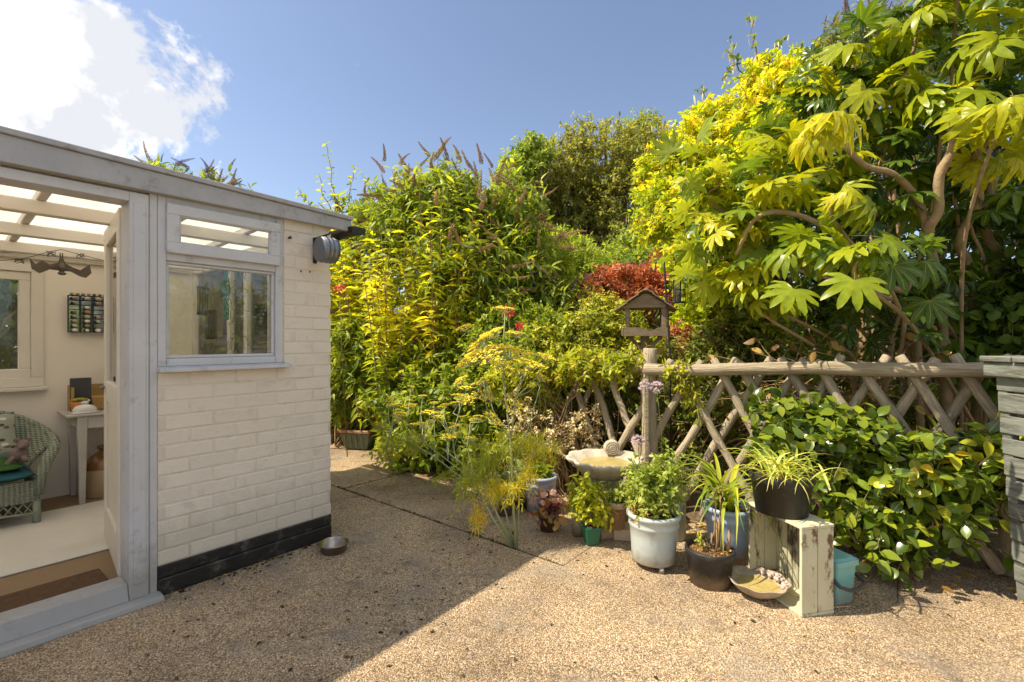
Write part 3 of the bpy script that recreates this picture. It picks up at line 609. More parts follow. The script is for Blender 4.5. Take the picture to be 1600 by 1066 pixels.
# wicker armchair (local x along the wall, local y to the back wall, seen from the front)
ch = inside('wicker_armchair', -.6, 1.9, FZ, 'sage green wicker armchair beneath the inner window', 'armchair')
CWd = .36; fy = -.32
mb = MB()
N_ = 15; top = []; bot = []
for i in range(N_):                                                                        # back and arms as one flaring shell
    a = math.pi * (-.06 + 1.12 * i / (N_ - 1)); cx_, cy_ = math.cos(a), math.sin(a)
    hgt = .46 + .22 * max(0, math.sin(a)) ** 1.3
    bot.append(Vector((cx_ * .33, -.02 + cy_ * .27, .32))); top.append(Vector((cx_ * .42, .0 + cy_ * .33 - (.05 if cy_ < .3 else 0), hgt + .04)))
for i in range(N_):                                                                        # front rolls of the arms
    pass
vs_ = []; K_ = 7
for i in range(N_):
    for k in range(K_):
        t = k / (K_ - 1); p = bot[i].lerp(top[i], t); o_ = Vector((p.x, p.y - 0, 0)).normalized() * (.05 * t * t); vs_.append(p + o_)
mb.add(vs_, [(i * K_ + k, (i + 1) * K_ + k, (i + 1) * K_ + k + 1, i * K_ + k + 1) for i in range(N_ - 1) for k in range(K_ - 1)], 0, True)
o = mb.build('backrest', M['wicker'], ch); sd = o.modifiers.new('thick', 'SOLIDIFY'); sd.thickness = .02
rim = [vs_[i * K_ + K_ - 1] for i in range(N_)]
MB().tube(rim, .024, 10).build('rim', M['wicker'], ch)
for sg in (-1, 1):                                                                         # arm fronts: sweeping roll down to the seat
    pts = [Vector((sg * .46, -.10, .50)), Vector((sg * .44, -.22, .47)), Vector((sg * .39, -.30, .40)), Vector((sg * .36, -.33, .3)), Vector((sg * .355, -.335, .2))]
    MB().tube(pts, [.03, .035, .035, .03, .024], 10).build('arm', M['wicker'], ch)
MB().box(-.36, .36, fy - .012, fy + .012, .155, .30).box(-.36, -.336, fy, .2, .155, .30).box(.336, .36, fy, .2, .155, .30).build('apron', M['wicker'], ch, bevel=.006)
lt = MB()
for i in range(16):
    x = -.35 + i * .045
    for d_ in (-.045, .045): lt.tube([(x, fy, .152), (x + d_, fy, .075 + .02 * math.cos((x + d_ / 2) * 4))], .004, 5)
lt.tube([(-.355 + i * .071, fy, .072 + .025 * math.cos((-.355 + i * .071) * 4.2)) for i in range(11)], .009, 6).build('lattice', M['sage'], ch)
for x, y in ((-.345, fy + .005), (.345, fy + .005), (-.3, .2), (.3, .2)): MB().tube([(x, y, 0), (x, y, .16)], .021, 10).build('leg', M['sage'], ch)
def pillow(name, c, sx, sy, sz, mat, label, cat, rx=0, rz_=0, n=12, ry=0):
    o = empty(name, B2W(-.6 + c[0], 1.9 + c[1], FZ + c[2]), label, cat, rz=BROT)
    V = []; F = []
    for side in (1, -1):
        for i in range(n + 1):
            for j in range(n + 1):
                x, y = 2 * i / n - 1, 2 * j / n - 1; z = side * ((1 - x ** 4) * (1 - y ** 4)) ** .55
                k = 1 - .06 * (1 - abs(x)) * (abs(y) ** 3); k2 = 1 - .06 * (1 - abs(y)) * abs(x) ** 3
                V.append(Matrix.Rotation(rz_, 3, 'Z') @ Matrix.Rotation(ry, 3, 'Y') @ Matrix.Rotation(rx, 3, 'X') @ Vector((x * sx * k2, y * sy * k, z * sz)))
    m_ = n + 1
    for i in range(n):
        for j in range(n):
            a = i * m_ + j; F.append((a, a + m_, a + m_ + 1, a + 1)); b = a + m_ * m_; F.append((b, b + 1, b + m_ + 1, b + m_))
    MB().add(V, F, 0, True).build('cover', mat, o); return o
pillow('seat_cushion', (0, -.07, .335), .34, .29, .045, M['tealcush'], 'dark teal seat cushion lying lowest on the wicker armchair', 'cushion')
pillow('seat_cushion', (-.02, -.06, .39), .31, .27, .032, M['greencush'], 'dark green cushion lying on the teal seat cushion', 'cushion')
pillow('throw_pillow', (.0, .09, .53), .30, .17, .06, M['print'], 'bird print throw pillow leaning in the wicker armchair', 'pillow', rx=R(62), ry=R(-6))
pillow('throw_pillow', (-.08, .17, .62), .17, .13, .05, M['rug'], 'small cream pillow tucked behind the bird print pillow', 'pillow', rx=R(70))
ty = empty('plush_toy', B2W(-.6 + .27, 1.9 - .2, FZ + .42), 'small grey plush mouse sitting by the arm of the wicker chair', 'toy', rz=BROT)
bm_ = MB().ball((0, 0, .045), .045, 12, 8, (1, 1, 1.1)).ball((.02, -.02, .105), .033, 12, 8).ball((.005, -.05, .097), .017, 8, 6).tube([(-.02, -.02, .03), (-.06, -.05, -.01)], [.018, .012], 8).tube([(.02, -.03, .03), (.03, -.07, .0)], [.018, .012], 8)
bm_.build('body', M['plush'], ty)
for x in (-.008, .05): MB().ball((x, -.005, .137), .017, 8, 6, (1, .5, 1)).build('ear', M['plush'], ty)
# side table
tb = inside('side_table', .02, 1.88, FZ, 'narrow grey-white painted side table against the inner wall', 'table')
MB().box(-.09, .62, -.04, .36, .655, .675).build('table_top', M['tableW'], tb, bevel=.005)
for x, y in ((0, 0), (.56, 0), (0, .32), (.56, .32)):
    MB().hexa([(x - .018, y - .018, 0), (x + .018, y - .018, 0), (x + .018, y + .018, 0), (x - .018, y + .018, 0), (x - .03, y - .03, .655), (x + .03, y - .03, .655), (x + .03, y + .03, .655), (x - .03, y + .03, .655)]).build('leg', M['tableW'], tb, bevel=.004)
MB().box(.03, .53, -.02, -.004, .56, .654).box(-.02, -.004, .03, .29, .56, .654).build('apron', M['tableW'], tb, bevel=.003)
TZ = FZ + .675
lb = inside('letter_box', .1, 2.05, TZ, 'ochre wooden desk box with a drawer on the side table', 'box')
MB().box(-.12, .3, .1, .115, .0, .2).box(-.12, -.105, -.06, .1, 0, .19).box(-.105, .3, -.06, .1, 0, .012).box(.285, .3, -.06, .1, .012, .12).build('case', M['woodbox'], lb, bevel=.002)
dw = MB().box(.0, .28, -.068, .09, .013, .11).build('drawer', M['woodbox'], lb, bevel=.003)
hh = MB(); frame(hh, .09, .17, .045, .08, .006, -.074, -.0685); hh.build('label_holder', M['iron'], dw)
bk = inside('notebook', .03, 2.03, TZ, 'dark notebook standing upright on the side table', 'book')
MB().box(-.055, .07, -.006, .012, .013, .26).build('cover', M['gplastic'], bk, bevel=.002); MB().box(-.052, .0705, -.003, .009, .016, .257).build('pages', M['white'], bk)
cp = inside('plant_pot', .02, 1.97, TZ, 'small orange pot with yellow succulent on the side table', 'plant pot')
MB().lathe([(.001, 0), (.042, 0), (.055, .085), (.05, .085), (.045, .07), (.001, .07)], 20).build('pot', M['orangecup'], cp)
mb = MB()
for i in range(26):
    a = i * 2.4; r = .012 + .045 * (i / 26); mb.bar((0, 0, .075), (r * math.cos(a), r * math.sin(a), .115 - .25 * r), .014, .006)
mb.build('leaves', pm('yellow_succulent', (.50, .46, .06), (.36, .38, .05), 30, .5), cp)
ds = inside('butter_dish', .04, 1.9, TZ, 'white china covered dish with a bird knob on the table edge', 'dish')
MB().lathe([(.001, 0), (.085, 0), (.1, .008), (.08, .012), (.001, .012)], 24, sx=1, sy=.6).build('plate', M['white'], ds)
MB().lathe([(.07, .012), (.072, .03), (.055, .055), (.02, .066), (.001, .068)], 24, sx=1, sy=.62).ball((0, 0, .078), .016, 8, 6, (1.6, .8, .9)).ball((.022, 0, .094), .009, 8, 6).build('lid', M['white'], ds)
bs = inside('basket', .33, 1.93, TZ, 'small wicker basket at the door end of the side table', 'basket')
MB().lathe([(.001, 0), (.05, 0), (.075, .14), (.07, .14), (.046, .008), (.001, .008)], 20).build('body', M['basket'], bs)
bwl = inside('mixing_bowl', .3, 2.09, TZ + .013, 'white bowl with spotted pieces behind the wicker basket', 'bowl')
MB().lathe([(.001, .09), (.04, .09), (.09, .2), (.085, .2), (.036, .096), (.001, .096)], 20).lathe([(.045, 0), (.045, .0899), (.001, .0899)], 16).build('bowl', M['white'], bwl)
MB().ball((0, 0, .235), .06, 10, 6).ball((.02, -.02, .3), .045, 10, 6).build('cones', M['basket'], bwl)
MB().box(-.09, .1, -.04, .05, .345, .39).build('tray', M['white'], bwl, bevel=.008)
jg = inside('stoneware_jug', .18, 2.05, FZ, 'brown and cream stoneware jug under the side table', 'jug')
MB().lathe([(.001, 0), (.125, 0), (.13, .012), (.13, .215)], 32).build('body', M['jugbody'], jg)
MB().lathe([(.13, .215), (.131, .235), (.105, .285), (.05, .335), (.03, .345), (.03, .36), (.042, .366), (.042, .385), (.028, .392), (.001, .392)], 32).build('shoulder', M['jugtop'], jg)
MB().tube([(.0, -.035, .35), (-.0, -.075, .345), (-.0, -.1, .31), (0, -.098, .27)], .013, 8).build('handle', M['jugtop'], jg)
# wall display rack
a = W(107, 461, BQ - .05); b = W(176, 520, BQ - .05)
rk = inside('display_rack', a.x, BQ - .05, b.z, 'black wire display rack of shells on the inner wall', 'rack'); wd, hh_ = .42, a.z - b.z
mb = MB()
for i, x in enumerate((0, .075, .15, .27, .35, .42)): mb.box(x - .002, x + .002, -.008, .035, 0, hh_)
nrow = 8
for i in range(nrow + 1): mb.box(0, wd, -.009, .033, i * hh_ / nrow - .0014, i * hh_ / nrow + .0014)
mb.build('frame', M['iron'], rk); MB().box(0, wd, .036, .04, 0, hh_).build('mirror_back', pm('mirror', (.7, .75, .75), None, 5, .08, metal=1), rk)
rr = random.Random(8); cl_ = [M['stone'], M['white'], M['coral'], M['tanpot'], M['basket'], M['darkstone']]
for i in range(nrow):
    for j, x in enumerate((.037, .112, .18, .235, .31, .385)):
        if rr.random() < .8: MB().ball((x, 0, i * hh_ / nrow + .016), .013 + rr.random() * .006, 7, 5, (1.2, 1, .9)).build('shell', rr.choice(cl_), rk)
for i in range(12): MB().ball((.02 + i * .034, .0, hh_ + .011), .013, 7, 5, (1.1, 1, .8)).build('shell', rr.choice([M['basket'], M['bark']]), rk)
# bat ornament on a wire
ba = W(96, 420, 1.7); bt = inside('bat_ornament', ba.x, 1.7, ba.z, 'bronze hanging bat ornament with spread wings', 'ornament')
pw = [(-.16, .035), (-.13, .01), (-.10, .03), (-.06, .015), (-.02, .04), (-.008, .075), (.008, .075), (.02, .04), (.06, .01), (.10, .0), (.13, .02), (.15, .03), (.16, -.01), (.13, -.035), (.1, -.03), (.05, -.01), (0, -.015), (-.06, -.008), (-.11, -.03), (-.15, -.012)]
wg = MB(); n = len(pw); pw = [(x, z * (1.5 if abs(x) > .03 else 1)) for x, z in pw]
wg.add([(x, -.006 - .25 * abs(x) * abs(x), z) for x, z in pw] + [(x, .006 - .25 * abs(x) * abs(x), z) for x, z in pw], [tuple(range(n))[::-1], tuple(range(n, 2 * n))] + [(i, (i + 1) % n, n + (i + 1) % n, n + i) for i in range(n)])
wg.build('wings', M['bat'], bt); MB().ball((0, -.015, .005), .022, 10, 8, (1, .8, 1.6)).ball((0, -.02, -.035), .017, 8, 6, (1.4, 1, .8)).tube([(-.006, 0, .07), (-.006, 0, .11)], .004, 6).tube([(.006, 0, .07), (.006, 0, .11)], .004, 6).build('body', M['bat'], bt)
wr = inside('wire_garland', ba.x, 1.7, ba.z, 'thin wire garland strung above the bat ornament', 'garland')
pts = []
for (u, v) in ((-60, 403), (0, 407), (35, 405), (75, 394), (96, 390), (125, 398), (170, 409), (215, 405)):
    q = W(u, v, 1.7); pts.append((q.x - ba.x, 0, q.z - ba.z))
mb = MB().tube(pts, .0022, 5)
rr = random.Random(5)
for (u, v) in ((30, 408), (80, 397), (126, 400)):
    q = W(u, v, 1.7); c0 = Vector((q.x - ba.x, 0, q.z - ba.z)); pp = [c0 + Vector((.025 * math.sin(k * 1.3 + rr.random()), .012 * math.cos(k * 1.9), .02 * math.cos(k * 1.7 + rr.random()))) for k in range(16)]
    mb.tube(pp, .0018, 5)
mb.build('wire', M['iron'], wr)
# things hanging behind the window pane
rr = random.Random(2)
def hang(name, u, v0, v1, q, label, cat):
    a, b = W(u, v0, q), W(u, v1, q); return inside(name, a.x, q, b.z, label, cat), a.z - b.z
o, h = hang('coiled_cord', 352, 412, 500, .35, 'teal coiled cord hanging behind the window pane', 'cord'); mb = MB()
for k in range(5): mb.tube([(.012 * math.sin(a * 2 + k) * (1 + .8 * math.exp(-((a - 3.1) ** 2))) + .003 * k, .006 * k - .01, h * (1 - a / 6.28)) for a in np.linspace(0, 6.28, 30)], .0032, 6)
for k in range(3): mb.tube([(.028 * math.cos(a), .004 * k, h * .55 + .032 * math.sin(a)) for a in np.linspace(0, 6.28, 18)], .003, 6)
mb.build('cord', M['cord'], o); MB().tube([(-.004, 0, .0), (-.004, 0, -.09)], [.006, .009], 8).build('knot', M['purple'], o)
o, h = hang('light_string', 372, 412, 552, .45, 'tangled dark wire string hanging behind the window pane', 'wire tangle'); mb = MB()
for k in range(26):
    p = [Vector((rr.gauss(0, .03), rr.gauss(0, .02), h * rr.random()))]
    for j in range(6): p.append(p[-1] + Vector((rr.gauss(0, .022), rr.gauss(0, .012), rr.gauss(-.01, .03))))
    mb.tube(p, .0016, 4)
for k in range(3): mb.tube([(rr.gauss(0, .012), rr.gauss(0, .01), h * t) for t in np.linspace(1.1, 0, 16)], .0022, 4)
mb.build('wire', M['tangle'], o)
for (u, v0, v1, lab) in ((317, 445, 492, 'upper black tubular bird feeder hanging behind the pane'), (330, 482, 530, 'lower black tubular bird feeder hanging behind the pane')):
    o, h = hang('seed_feeder', u, v0, v1, .55, lab, 'feeder'); mb = MB()
    for k in range(10): a = k * .628; mb.tube([(.028 * math.cos(a), .028 * math.sin(a), .01), (.028 * math.cos(a), .028 * math.sin(a), h - .02)], .003, 5)
    mb.lathe([(.001, 0), (.033, 0), (.033, .02), (.001, .02)], 14).lathe([(.001, h), (.025, h - .006), (.033, h - .02), (.001, h - .02)], 14).tube([(0, 0, h), (0, 0, h + .12 if v0 < 460 else h + .2)], .0015, 4)
    mb.build('cage', M['iron'], o); MB().lathe([(.02, .02), (.02, h - .02)], 12).build('tube', M['bark'], o)
o = inside('straw_hat', .5, .21, 1.131, 'straw hat lying on the inner window sill', 'hat'); MB().lathe([(.11, 0), (.06, .01), (.055, .05), (.03, .06), (.001, .06)], 20, sy=.7).build('hat', M['basket'], o)
# ------------------------------------------------------------------ rustic pole fence
def pole_obj(name, a, b, r0, r1, mat, parent, n=9, lump=.06, seed=0):
    a, b = Vector(a), Vector(b); L = (b - a).length; rr = random.Random(seed); K = 16
    mb = MB().tube([(L * i / (K - 1), .006 * math.sin(i * .8 + seed) + rr.gauss(0, .002), .006 * math.cos(i * .6 + seed * 2) + rr.gauss(0, .002)) for i in range(K)], [(r0 + (r1 - r0) * i / (K - 1)) * (1 + rr.gauss(0, lump)) for i in range(K)], n)
    me = mb.mesh(name, mat); o = link(name, me, None, parent); o.modifiers.new('bevel', 'BEVEL').width = .006
    o.modifiers['bevel'].limit_method = 'ANGLE'; o.modifiers['bevel'].angle_limit = R(50)
    o.matrix_local = Matrix.Translation(a - (parent.location if parent else Vector())) @ (b - a).to_track_quat('X', 'Z').to_matrix().to_4x4(); return o
FA = P(1020, 577, 3.55); FR = P(1606, 577, 2.55); FL = P(838, 577, 4.7)
fe = empty('pole_fence', Vector((FA.x, FA.y, 0)), 'rustic fence of crossed round poles with a top rail', 'fence')
pole_obj('rail', FA + Vector((-.06, .02, -.0)), FR, .041, .043, M['fencewood'], fe, 12, .03, 1)
pole_obj('rail', FL, FA + Vector((.02, .05, .012)), .037, .04, M['fencewood'], fe, 12, .04, 2)
pole_obj('post', P(1020, 577, 3.62) * Vector((1, 1, 0)) if False else Vector((FA.x + .0, FA.y + .085, 0)), Vector((FA.x, FA.y + .085, 1.225)), .056, .052, M['fencewood'], fe, 14, .015, 3)
pole_obj('post', Vector((FR.x, FR.y + .085, 0)), Vector((FR.x, FR.y + .085, 1.2)), .056, .052, M['fencewood'], fe, 14, .015, 4)
pole_obj('post', Vector((FL.x, FL.y + .085, 0)), Vector((FL.x, FL.y + .085, 1.1)), .054, .05, M['fencewood'], fe, 14, .015, 5)
o = MB((fe.location)).bar(Vector((FA.x - .055, FA.y + .0, 0)), Vector((FA.x - .055, FA.y + .0, 1.0)), .035, .075, (0, 1, 0)).build('half_post', M['fencewood'], fe, bevel=.006)
k = 0
def lattice(A, B, l0, l1, d, zr, r):
    global k
    u = Vector((B.x - A.x, B.y - A.y, 0)); L = u.length; u.normalize(); nn_ = Vector((u.y, -u.x, 0))
    if nn_.y > 0: nn_ = -nn_
    l = l0; rr = random.Random(int(L * 100))
    while l < l1:
        for sg, off in ((1, .034), (-1, -.034)):
            e = rr.gauss(0, .018); zt_ = zr(l / L) + .035 + rr.uniform(0, .05); t0 = l + e + .02 * sg; t1 = t0 + sg * .62
            p0 = A + u * t0 - nn_ * .0; p1 = A + u * t1
            pole_obj('lattice_pole', Vector((p1.x, p1.y, .03)) - nn_ * (.005 - off) * 1, Vector((p0.x, p0.y, zt_)) - nn_ * (.075 - off * .6), r * rr.uniform(.9, 1.12), r * rr.uniform(.85, 1.0), M['fencewood'], fe, 9, .04, k); k += 1
        l += d * rr.uniform(.93, 1.07)
lattice(Vector((FA.x, FA.y, 0)), Vector((FR.x, FR.y, 0)), .14, 1.95, .212, lambda t: FA.z + (FR.z - FA.z) * t, .029)
lattice(Vector((FL.x, FL.y, 0)), Vector((FA.x, FA.y, 0)), .12, 1.0, .235, lambda t: FL.z + (FA.z - FL.z) * t, .029)

# ------------------------------------------------------------------ bird table, feeder hook
bp = P(1008, 520, 3.95); bt = empty('bird_table', (bp.x, bp.y, 0), 'wooden bird table with a pitched shingle roof behind the fence', 'bird table', rz=R(-14))
z0 = bp.z - .02; tw, td = .17, .15
mb = MB()
MB().box(-tw, tw, -td, td, z0, z0 + .018).build('tray', M['birdwood'], bt, bevel=.003)
fr_ = MB(); n = 12; lipz = lambda x: z0 + .06 - (.028 * max(0, 1 - (abs(x - .03) / .06) ** 2))
for i in range(n):
    a, b = -tw + 2 * tw * i / n, -tw + 2 * tw * (i + 1) / n
    fr_.hexa([(a, -td - .016, z0 - .008), (b, -td - .016, z0 - .008), (b, -td, z0 - .008), (a, -td, z0 - .008), (a, -td - .016, lipz(a)), (b, -td - .016, lipz(b)), (b, -td, lipz(b)), (a, -td, lipz(a))])
fr_.build('lip', M['birdwood'], bt)
for s in (-1, 1): MB().box(s * tw - .016 * (s < 0), s * tw + .016 * (s > 0), -td - .016, td, z0 - .008, z0 + .05).build('lip', M['birdwood'], bt, bevel=.003)
MB().box(-tw, tw, td + .001, td + .016, z0 - .008, z0 + .05).build('lip', M['birdwood'], bt, bevel=.003)
for x, y in ((-tw + .03, -td + .02), (tw - .03, -td + .02), (-tw + .03, td - .02), (tw - .03, td - .02)): MB().box(x - .018, x + .018, y - .018, y + .018, z0 + .018, z0 + .215).build('upright', M['birdwood'], bt, bevel=.003)
rz0, rzp = z0 + .195, z0 + .335
for y in (-td + .0, td - .0):
    MB().hexa([(-tw - .02, y - .008, rz0 + .02), (tw + .02, y - .008, rz0 + .02), (tw + .02, y + .008, rz0 + .02), (-tw - .02, y + .008, rz0 + .02), (-.02, y - .008, rzp - .01), (.02, y - .008, rzp - .01), (.02, y + .008, rzp - .01), (-.02, y + .008, rzp - .01)]).build('gable', M['birdwood'], bt, bevel=.002)
for s in (-1, 1):
    for r_ in range(3):
        for c_ in range(4):
            y0 = -td - .045 + c_ * .098; a0 = 1 - r_ * .36; a1 = max(.0, a0 - .42)
            e = (s * (tw + .07) * a0, rz0 - .012 + (rzp - rz0 + .03) * (1 - a0) + .012); t = (s * (tw + .07) * a1, rz0 - .012 + (rzp - rz0 + .03) * (1 - a1) + .004)
            MB().bar((e[0], y0 + .048, e[1] + .003 * r_), (t[0], y0 + .048, t[1] + .003 * r_), .094, .009).build('shingle', M['birdwood'], bt, bevel=.002)
MB().bar((0, -td - .05, rzp + .018), (0, td + .05, rzp + .018), .03, .012).build('ridge', M['birdwood'], bt, bevel=.003)
MB().box(-.035, .035, -.035, .035, 0, z0).build('post', M['birdwood'], bt, bevel=.004)
for a, b in (((-.13, 0), (-.03, 0)), ((.13, 0), (.03, 0))): MB().bar((a[0], 0, z0 - .002), (b[0], 0, z0 - .12), .03, .03, (0, 1, 0)).build('brace', M['birdwood'], bt, bevel=.003)
hp = P(1043, 500, 3.75); hk = empty('shepherd_hook', (hp.x, hp.y, 0), 'black double shepherd hook pole behind the bird table', 'hook pole')
def HK(u, v): q = P(u, v, 3.75); return Vector((q.x - hp.x, 0, q.z))
MB().tube([Vector((.03, 0, 0)), HK(1047, 557), HK(1039, 430), HK(1038, 412), HK(1040, 403), HK(1046, 398), HK(1051, 399), HK(1055, 408), HK(1057, 419), HK(1059, 415)], [.008, .008, .008, .008, .007, .006, .006, .005, .005, .004], 8).build('pole', M['iron'], hk)
MB().tube([HK(1038, 412), HK(1035, 404), HK(1030, 402), HK(1026, 407), HK(1024, 416), HK(1023, 425), HK(1021, 424)], .005, 8).build('hook', M['iron'], hk)
fp = P(1058, 473, 3.75); fd = empty('bird_feeder', fp, 'caged glass bird feeder hanging from the shepherd hook', 'bird feeder'); fh = .235
mb = MB()
for kk in range(12):
    a = kk * math.pi / 6; c_, s_ = math.cos(a), math.sin(a); mb.tube([(.02 * c_, .02 * s_, fh), (.05 * c_, .05 * s_, fh - .02), (.062 * c_, .062 * s_, fh - .06), (.062 * c_, .062 * s_, .0)], .0018, 4)
for z in (0, .05, .1, .15): mb.tube([(.062 * math.cos(a), .062 * math.sin(a), z) for a in np.linspace(0, 6.283, 25)], .0018, 4)
mb.lathe([(.001, 0), (.062, 0), (.062, .006), (.001, .006)], 20).build('cage', M['iron'], fd)
MB().lathe([(.032, .01), (.032, fh - .03)], 20).build('tube', M['glass'], fd); MB().lathe([(.001, .012), (.029, .012), (.029, .1), (.001, .115)], 16).build('seed', M['tanpot'], fd)
MB().lathe([(.001, fh), (.03, fh - .004), (.036, fh - .03), (.001, fh - .03)], 20).tube([(0, 0, fh), (0, 0, fh + .035)], .002, 5).build('lid', M['iron'], fd)

# ------------------------------------------------------------------ slatted bin at the right edge
q0 = G(1589, 938); bn = empty('compost_bin', q0 + Vector((0, -.75, 0)), 'pale grey painted slatted wooden bin at the right edge', 'bin', rz=R(0))
H_ = 1.19; fl = .10
def corner(sx, sy, z): t = z / H_; return Vector((-fl * t + sx * (.75 + 2 * fl * t), sy * (.75 + fl * .3 * t) - fl * .2 * t, z))
for sx, sy in ((0, 0), (1, 0), (0, 1), (1, 1)):
    a, b = corner(sx, sy, 0), corner(sx, sy, H_ - .06); d_ = Vector((.022 if sx == 0 else -.022, .022 if sy == 0 else -.022, 0))
    o = MB().bar(a + d_, b + d_, .045, .045, (0, 1, 0)).build('leg', M['greywood'] if sy else M['greywood'], bn, bevel=.004)
nsl = 10
for face in range(3):
    for i in range(nsl):
        z0, z1 = .1 + i * .104, .1 + i * .104 + .086 + .008 * ((i * 7) % 3 - 1); e = .003 + .002 * ((i * 5) % 3)
        if face == 0: A0, B0, n_ = (0, 0), (1, 0), Vector((0, -1, 0))
        elif face == 1: A0, B0, n_ = (0, 1), (0, 0), Vector((-1, 0, 0))
        else: A0, B0, n_ = (1, 0), (1, 1), Vector((1, 0, 0))
        p = []
        for z in (z0, z1):
            a, b = corner(*A0, z), corner(*B0, z); p += [a + n_ * (.003 + e * (z == z0)), b + n_ * (.003 + e * (z == z0)), b - n_ * .012, a - n_ * .012]
        MB().hexa(p).build('slat', M['greywood'], bn, bevel=.003)
for i in range(6):
    y = -.14 + i * .157; MB().box(-fl - .045, .75 + fl + .05, y, y + .15, H_ - .012, H_ + .016).build('lid_board', M['greywood'], bn, bevel=.004)
MB().box(-fl - .03, .75 + fl + .03, -.125, -.105, H_ - .085, H_ - .0125).box(-fl - .03, -fl - .012, -.105, .79, H_ - .085, H_ - .0125).build('lid_skirt', M['greywood'], bn, bevel=.004)

# ------------------------------------------------------------------ crate, dish, caddy
c1, c2, c3 = Vector((1.338, 2.218, 0)), Vector((1.262, 2.565, 0)), Vector((1.525, 2.262, 0))
cx = (c3 - c1).normalized(); cr_ = empty('wooden_crate', c1, 'cream wooden crate with peeling paint standing on end', 'crate')
ax = (c2 - c1); wd = ax.length; ax.normalize(); dp = Vector((ax.y, -ax.x, 0)); DP = .182; CH = .42; th = .014
def cb(a0, a1, b0, b1, z0, z1):
    p = [ax * a0 + dp * b0, ax * a0 + dp * b1, ax * a1 + dp * b1, ax * a1 + dp * b0]
    return MB().hexa([q + Vector((0, 0, z0)) for q in p] + [q + Vector((0, 0, z1)) for q in p])
rr = random.Random(6)
for nm, a in (('near', 0), ('far', wd - th)):                                            # long sides, two boards each
    for i in range(2):
        b0 = i * DP / 2 + .001; cb(a, a + th, b0, b0 + DP / 2 - .003 - rr.random() * .001, th + .001, CH - th - .001).build('board', M['crate'] if nm == 'near' else M['crate_in'], cr_, bevel=.002)
for nm, z in (('bottom', 0), ('top', CH - th)):
    for i in range(2): b0 = i * DP / 2; cb(-.002, wd + .002, b0, b0 + DP / 2 - .002, z, z + th).build('end_board', M['crate'], cr_, bevel=.002)
nb = 9
for i in range(nb):
    a0 = th + (wd - 2 * th) * i / nb; cb(a0 + .002, a0 + (wd - 2 * th) / nb - .002, DP - .016 - rr.random() * .002, DP - .004, th + .001, CH - th - .001).build('slat', M['crate_in'], cr_, bevel=.001)
for a in (th + .001, wd - th - .022):
    for z in (th + .001, CH - th - .04): cb(a, a + .02, .02, DP - .02, z, z + .038).build('corner_block', M['crate_in'], cr_, bevel=.002)
dq = G(1184, 928); ds = empty('shell_dish', dq, 'shallow stone dish with a wavy rim leaning by the crate', 'dish', rz=R(-25))
wv = lambda a, r, z: 1 + (.05 * math.cos(8 * a) if z > .045 else .02 * math.cos(8 * a))
pr = [(.001, .002), (.05, .002), (.07, .008), (.115, .04), (.142, .074), (.147, .079), (.138, .078), (.11, .052), (.06, .036), (.001, .034)]
MB().lathe(pr, 48, wob=wv).build('bowl', M['dishstone'], ds); MB().lathe([(.001, .049), (.104, .049)], 40).build('water', M['algae'], ds)
rr = random.Random(12); mb = MB()
for i in range(34): a = rr.uniform(-.3, 1.5); r_ = rr.uniform(.1, .135); mb.ball((r_ * math.cos(a), r_ * math.sin(a), .066 + rr.random() * .012), rr.uniform(.006, .012), 7, 5)
mb.build('rock_crust', M['coral'], ds)
tq = G(1323, 944); tc_ = empty('food_caddy', tq, 'turquoise plastic caddy with a grey carrying handle', 'caddy', rz=R(18))
tx, tyd, thh = .068, .09, .19
def rbox(mb, hx, hy, z0, hx2, hy2, z1, r=.018, n=5):
    ring = lambda hx, hy, z: [(sx * (hx - r) + r * math.cos(a), sy * (hy - r) + r * math.sin(a), z) for sx, sy, a0 in ((1, 1, 0), (-1, 1, 1), (-1, -1, 2), (1, -1, 3)) for a in np.linspace(a0 * math.pi / 2, (a0 + 1) * math.pi / 2, n)]
    A, B = ring(hx, hy, z0), ring(hx2, hy2, z1); m = len(A); mb.add(A + B, [(i, (i + 1) % m, m + (i + 1) % m, m + i) for i in range(m)], 0, True); mb.add(A, [tuple(range(m))[::-1]]); mb.add(B, [tuple(range(m))]); return mb
oy = .085
mb = rbox(MB(), tx - .012, tyd - .012, 0, tx, tyd, thh); mb.v = [(x, y + oy, z) for x, y, z in mb.v]; mb.build('body', M['teal'], tc_)
mb = rbox(MB(), tx + .008, tyd + .008, thh - .004, tx + .008, tyd + .008, thh + .022); rbox(mb, tx + .002, tyd + .002, thh + .0225, tx - .01, tyd - .01, thh + .032); mb.v = [(x, y + oy, z) for x, y, z in mb.v]; mb.build('lid', M['teal'], tc_)
MB().tube([(-tx - .008, oy, thh - .03), (-tx - .006, oy - tyd - .02, thh - .085), (-.03, oy - tyd - .035, thh - .1), (.03, oy - tyd - .035, thh - .1), (tx + .02, oy - tyd - .02, thh - .085), (tx + .008, oy, thh - .03)], .009, 10).build('handle', M['gplastic'], tc_)

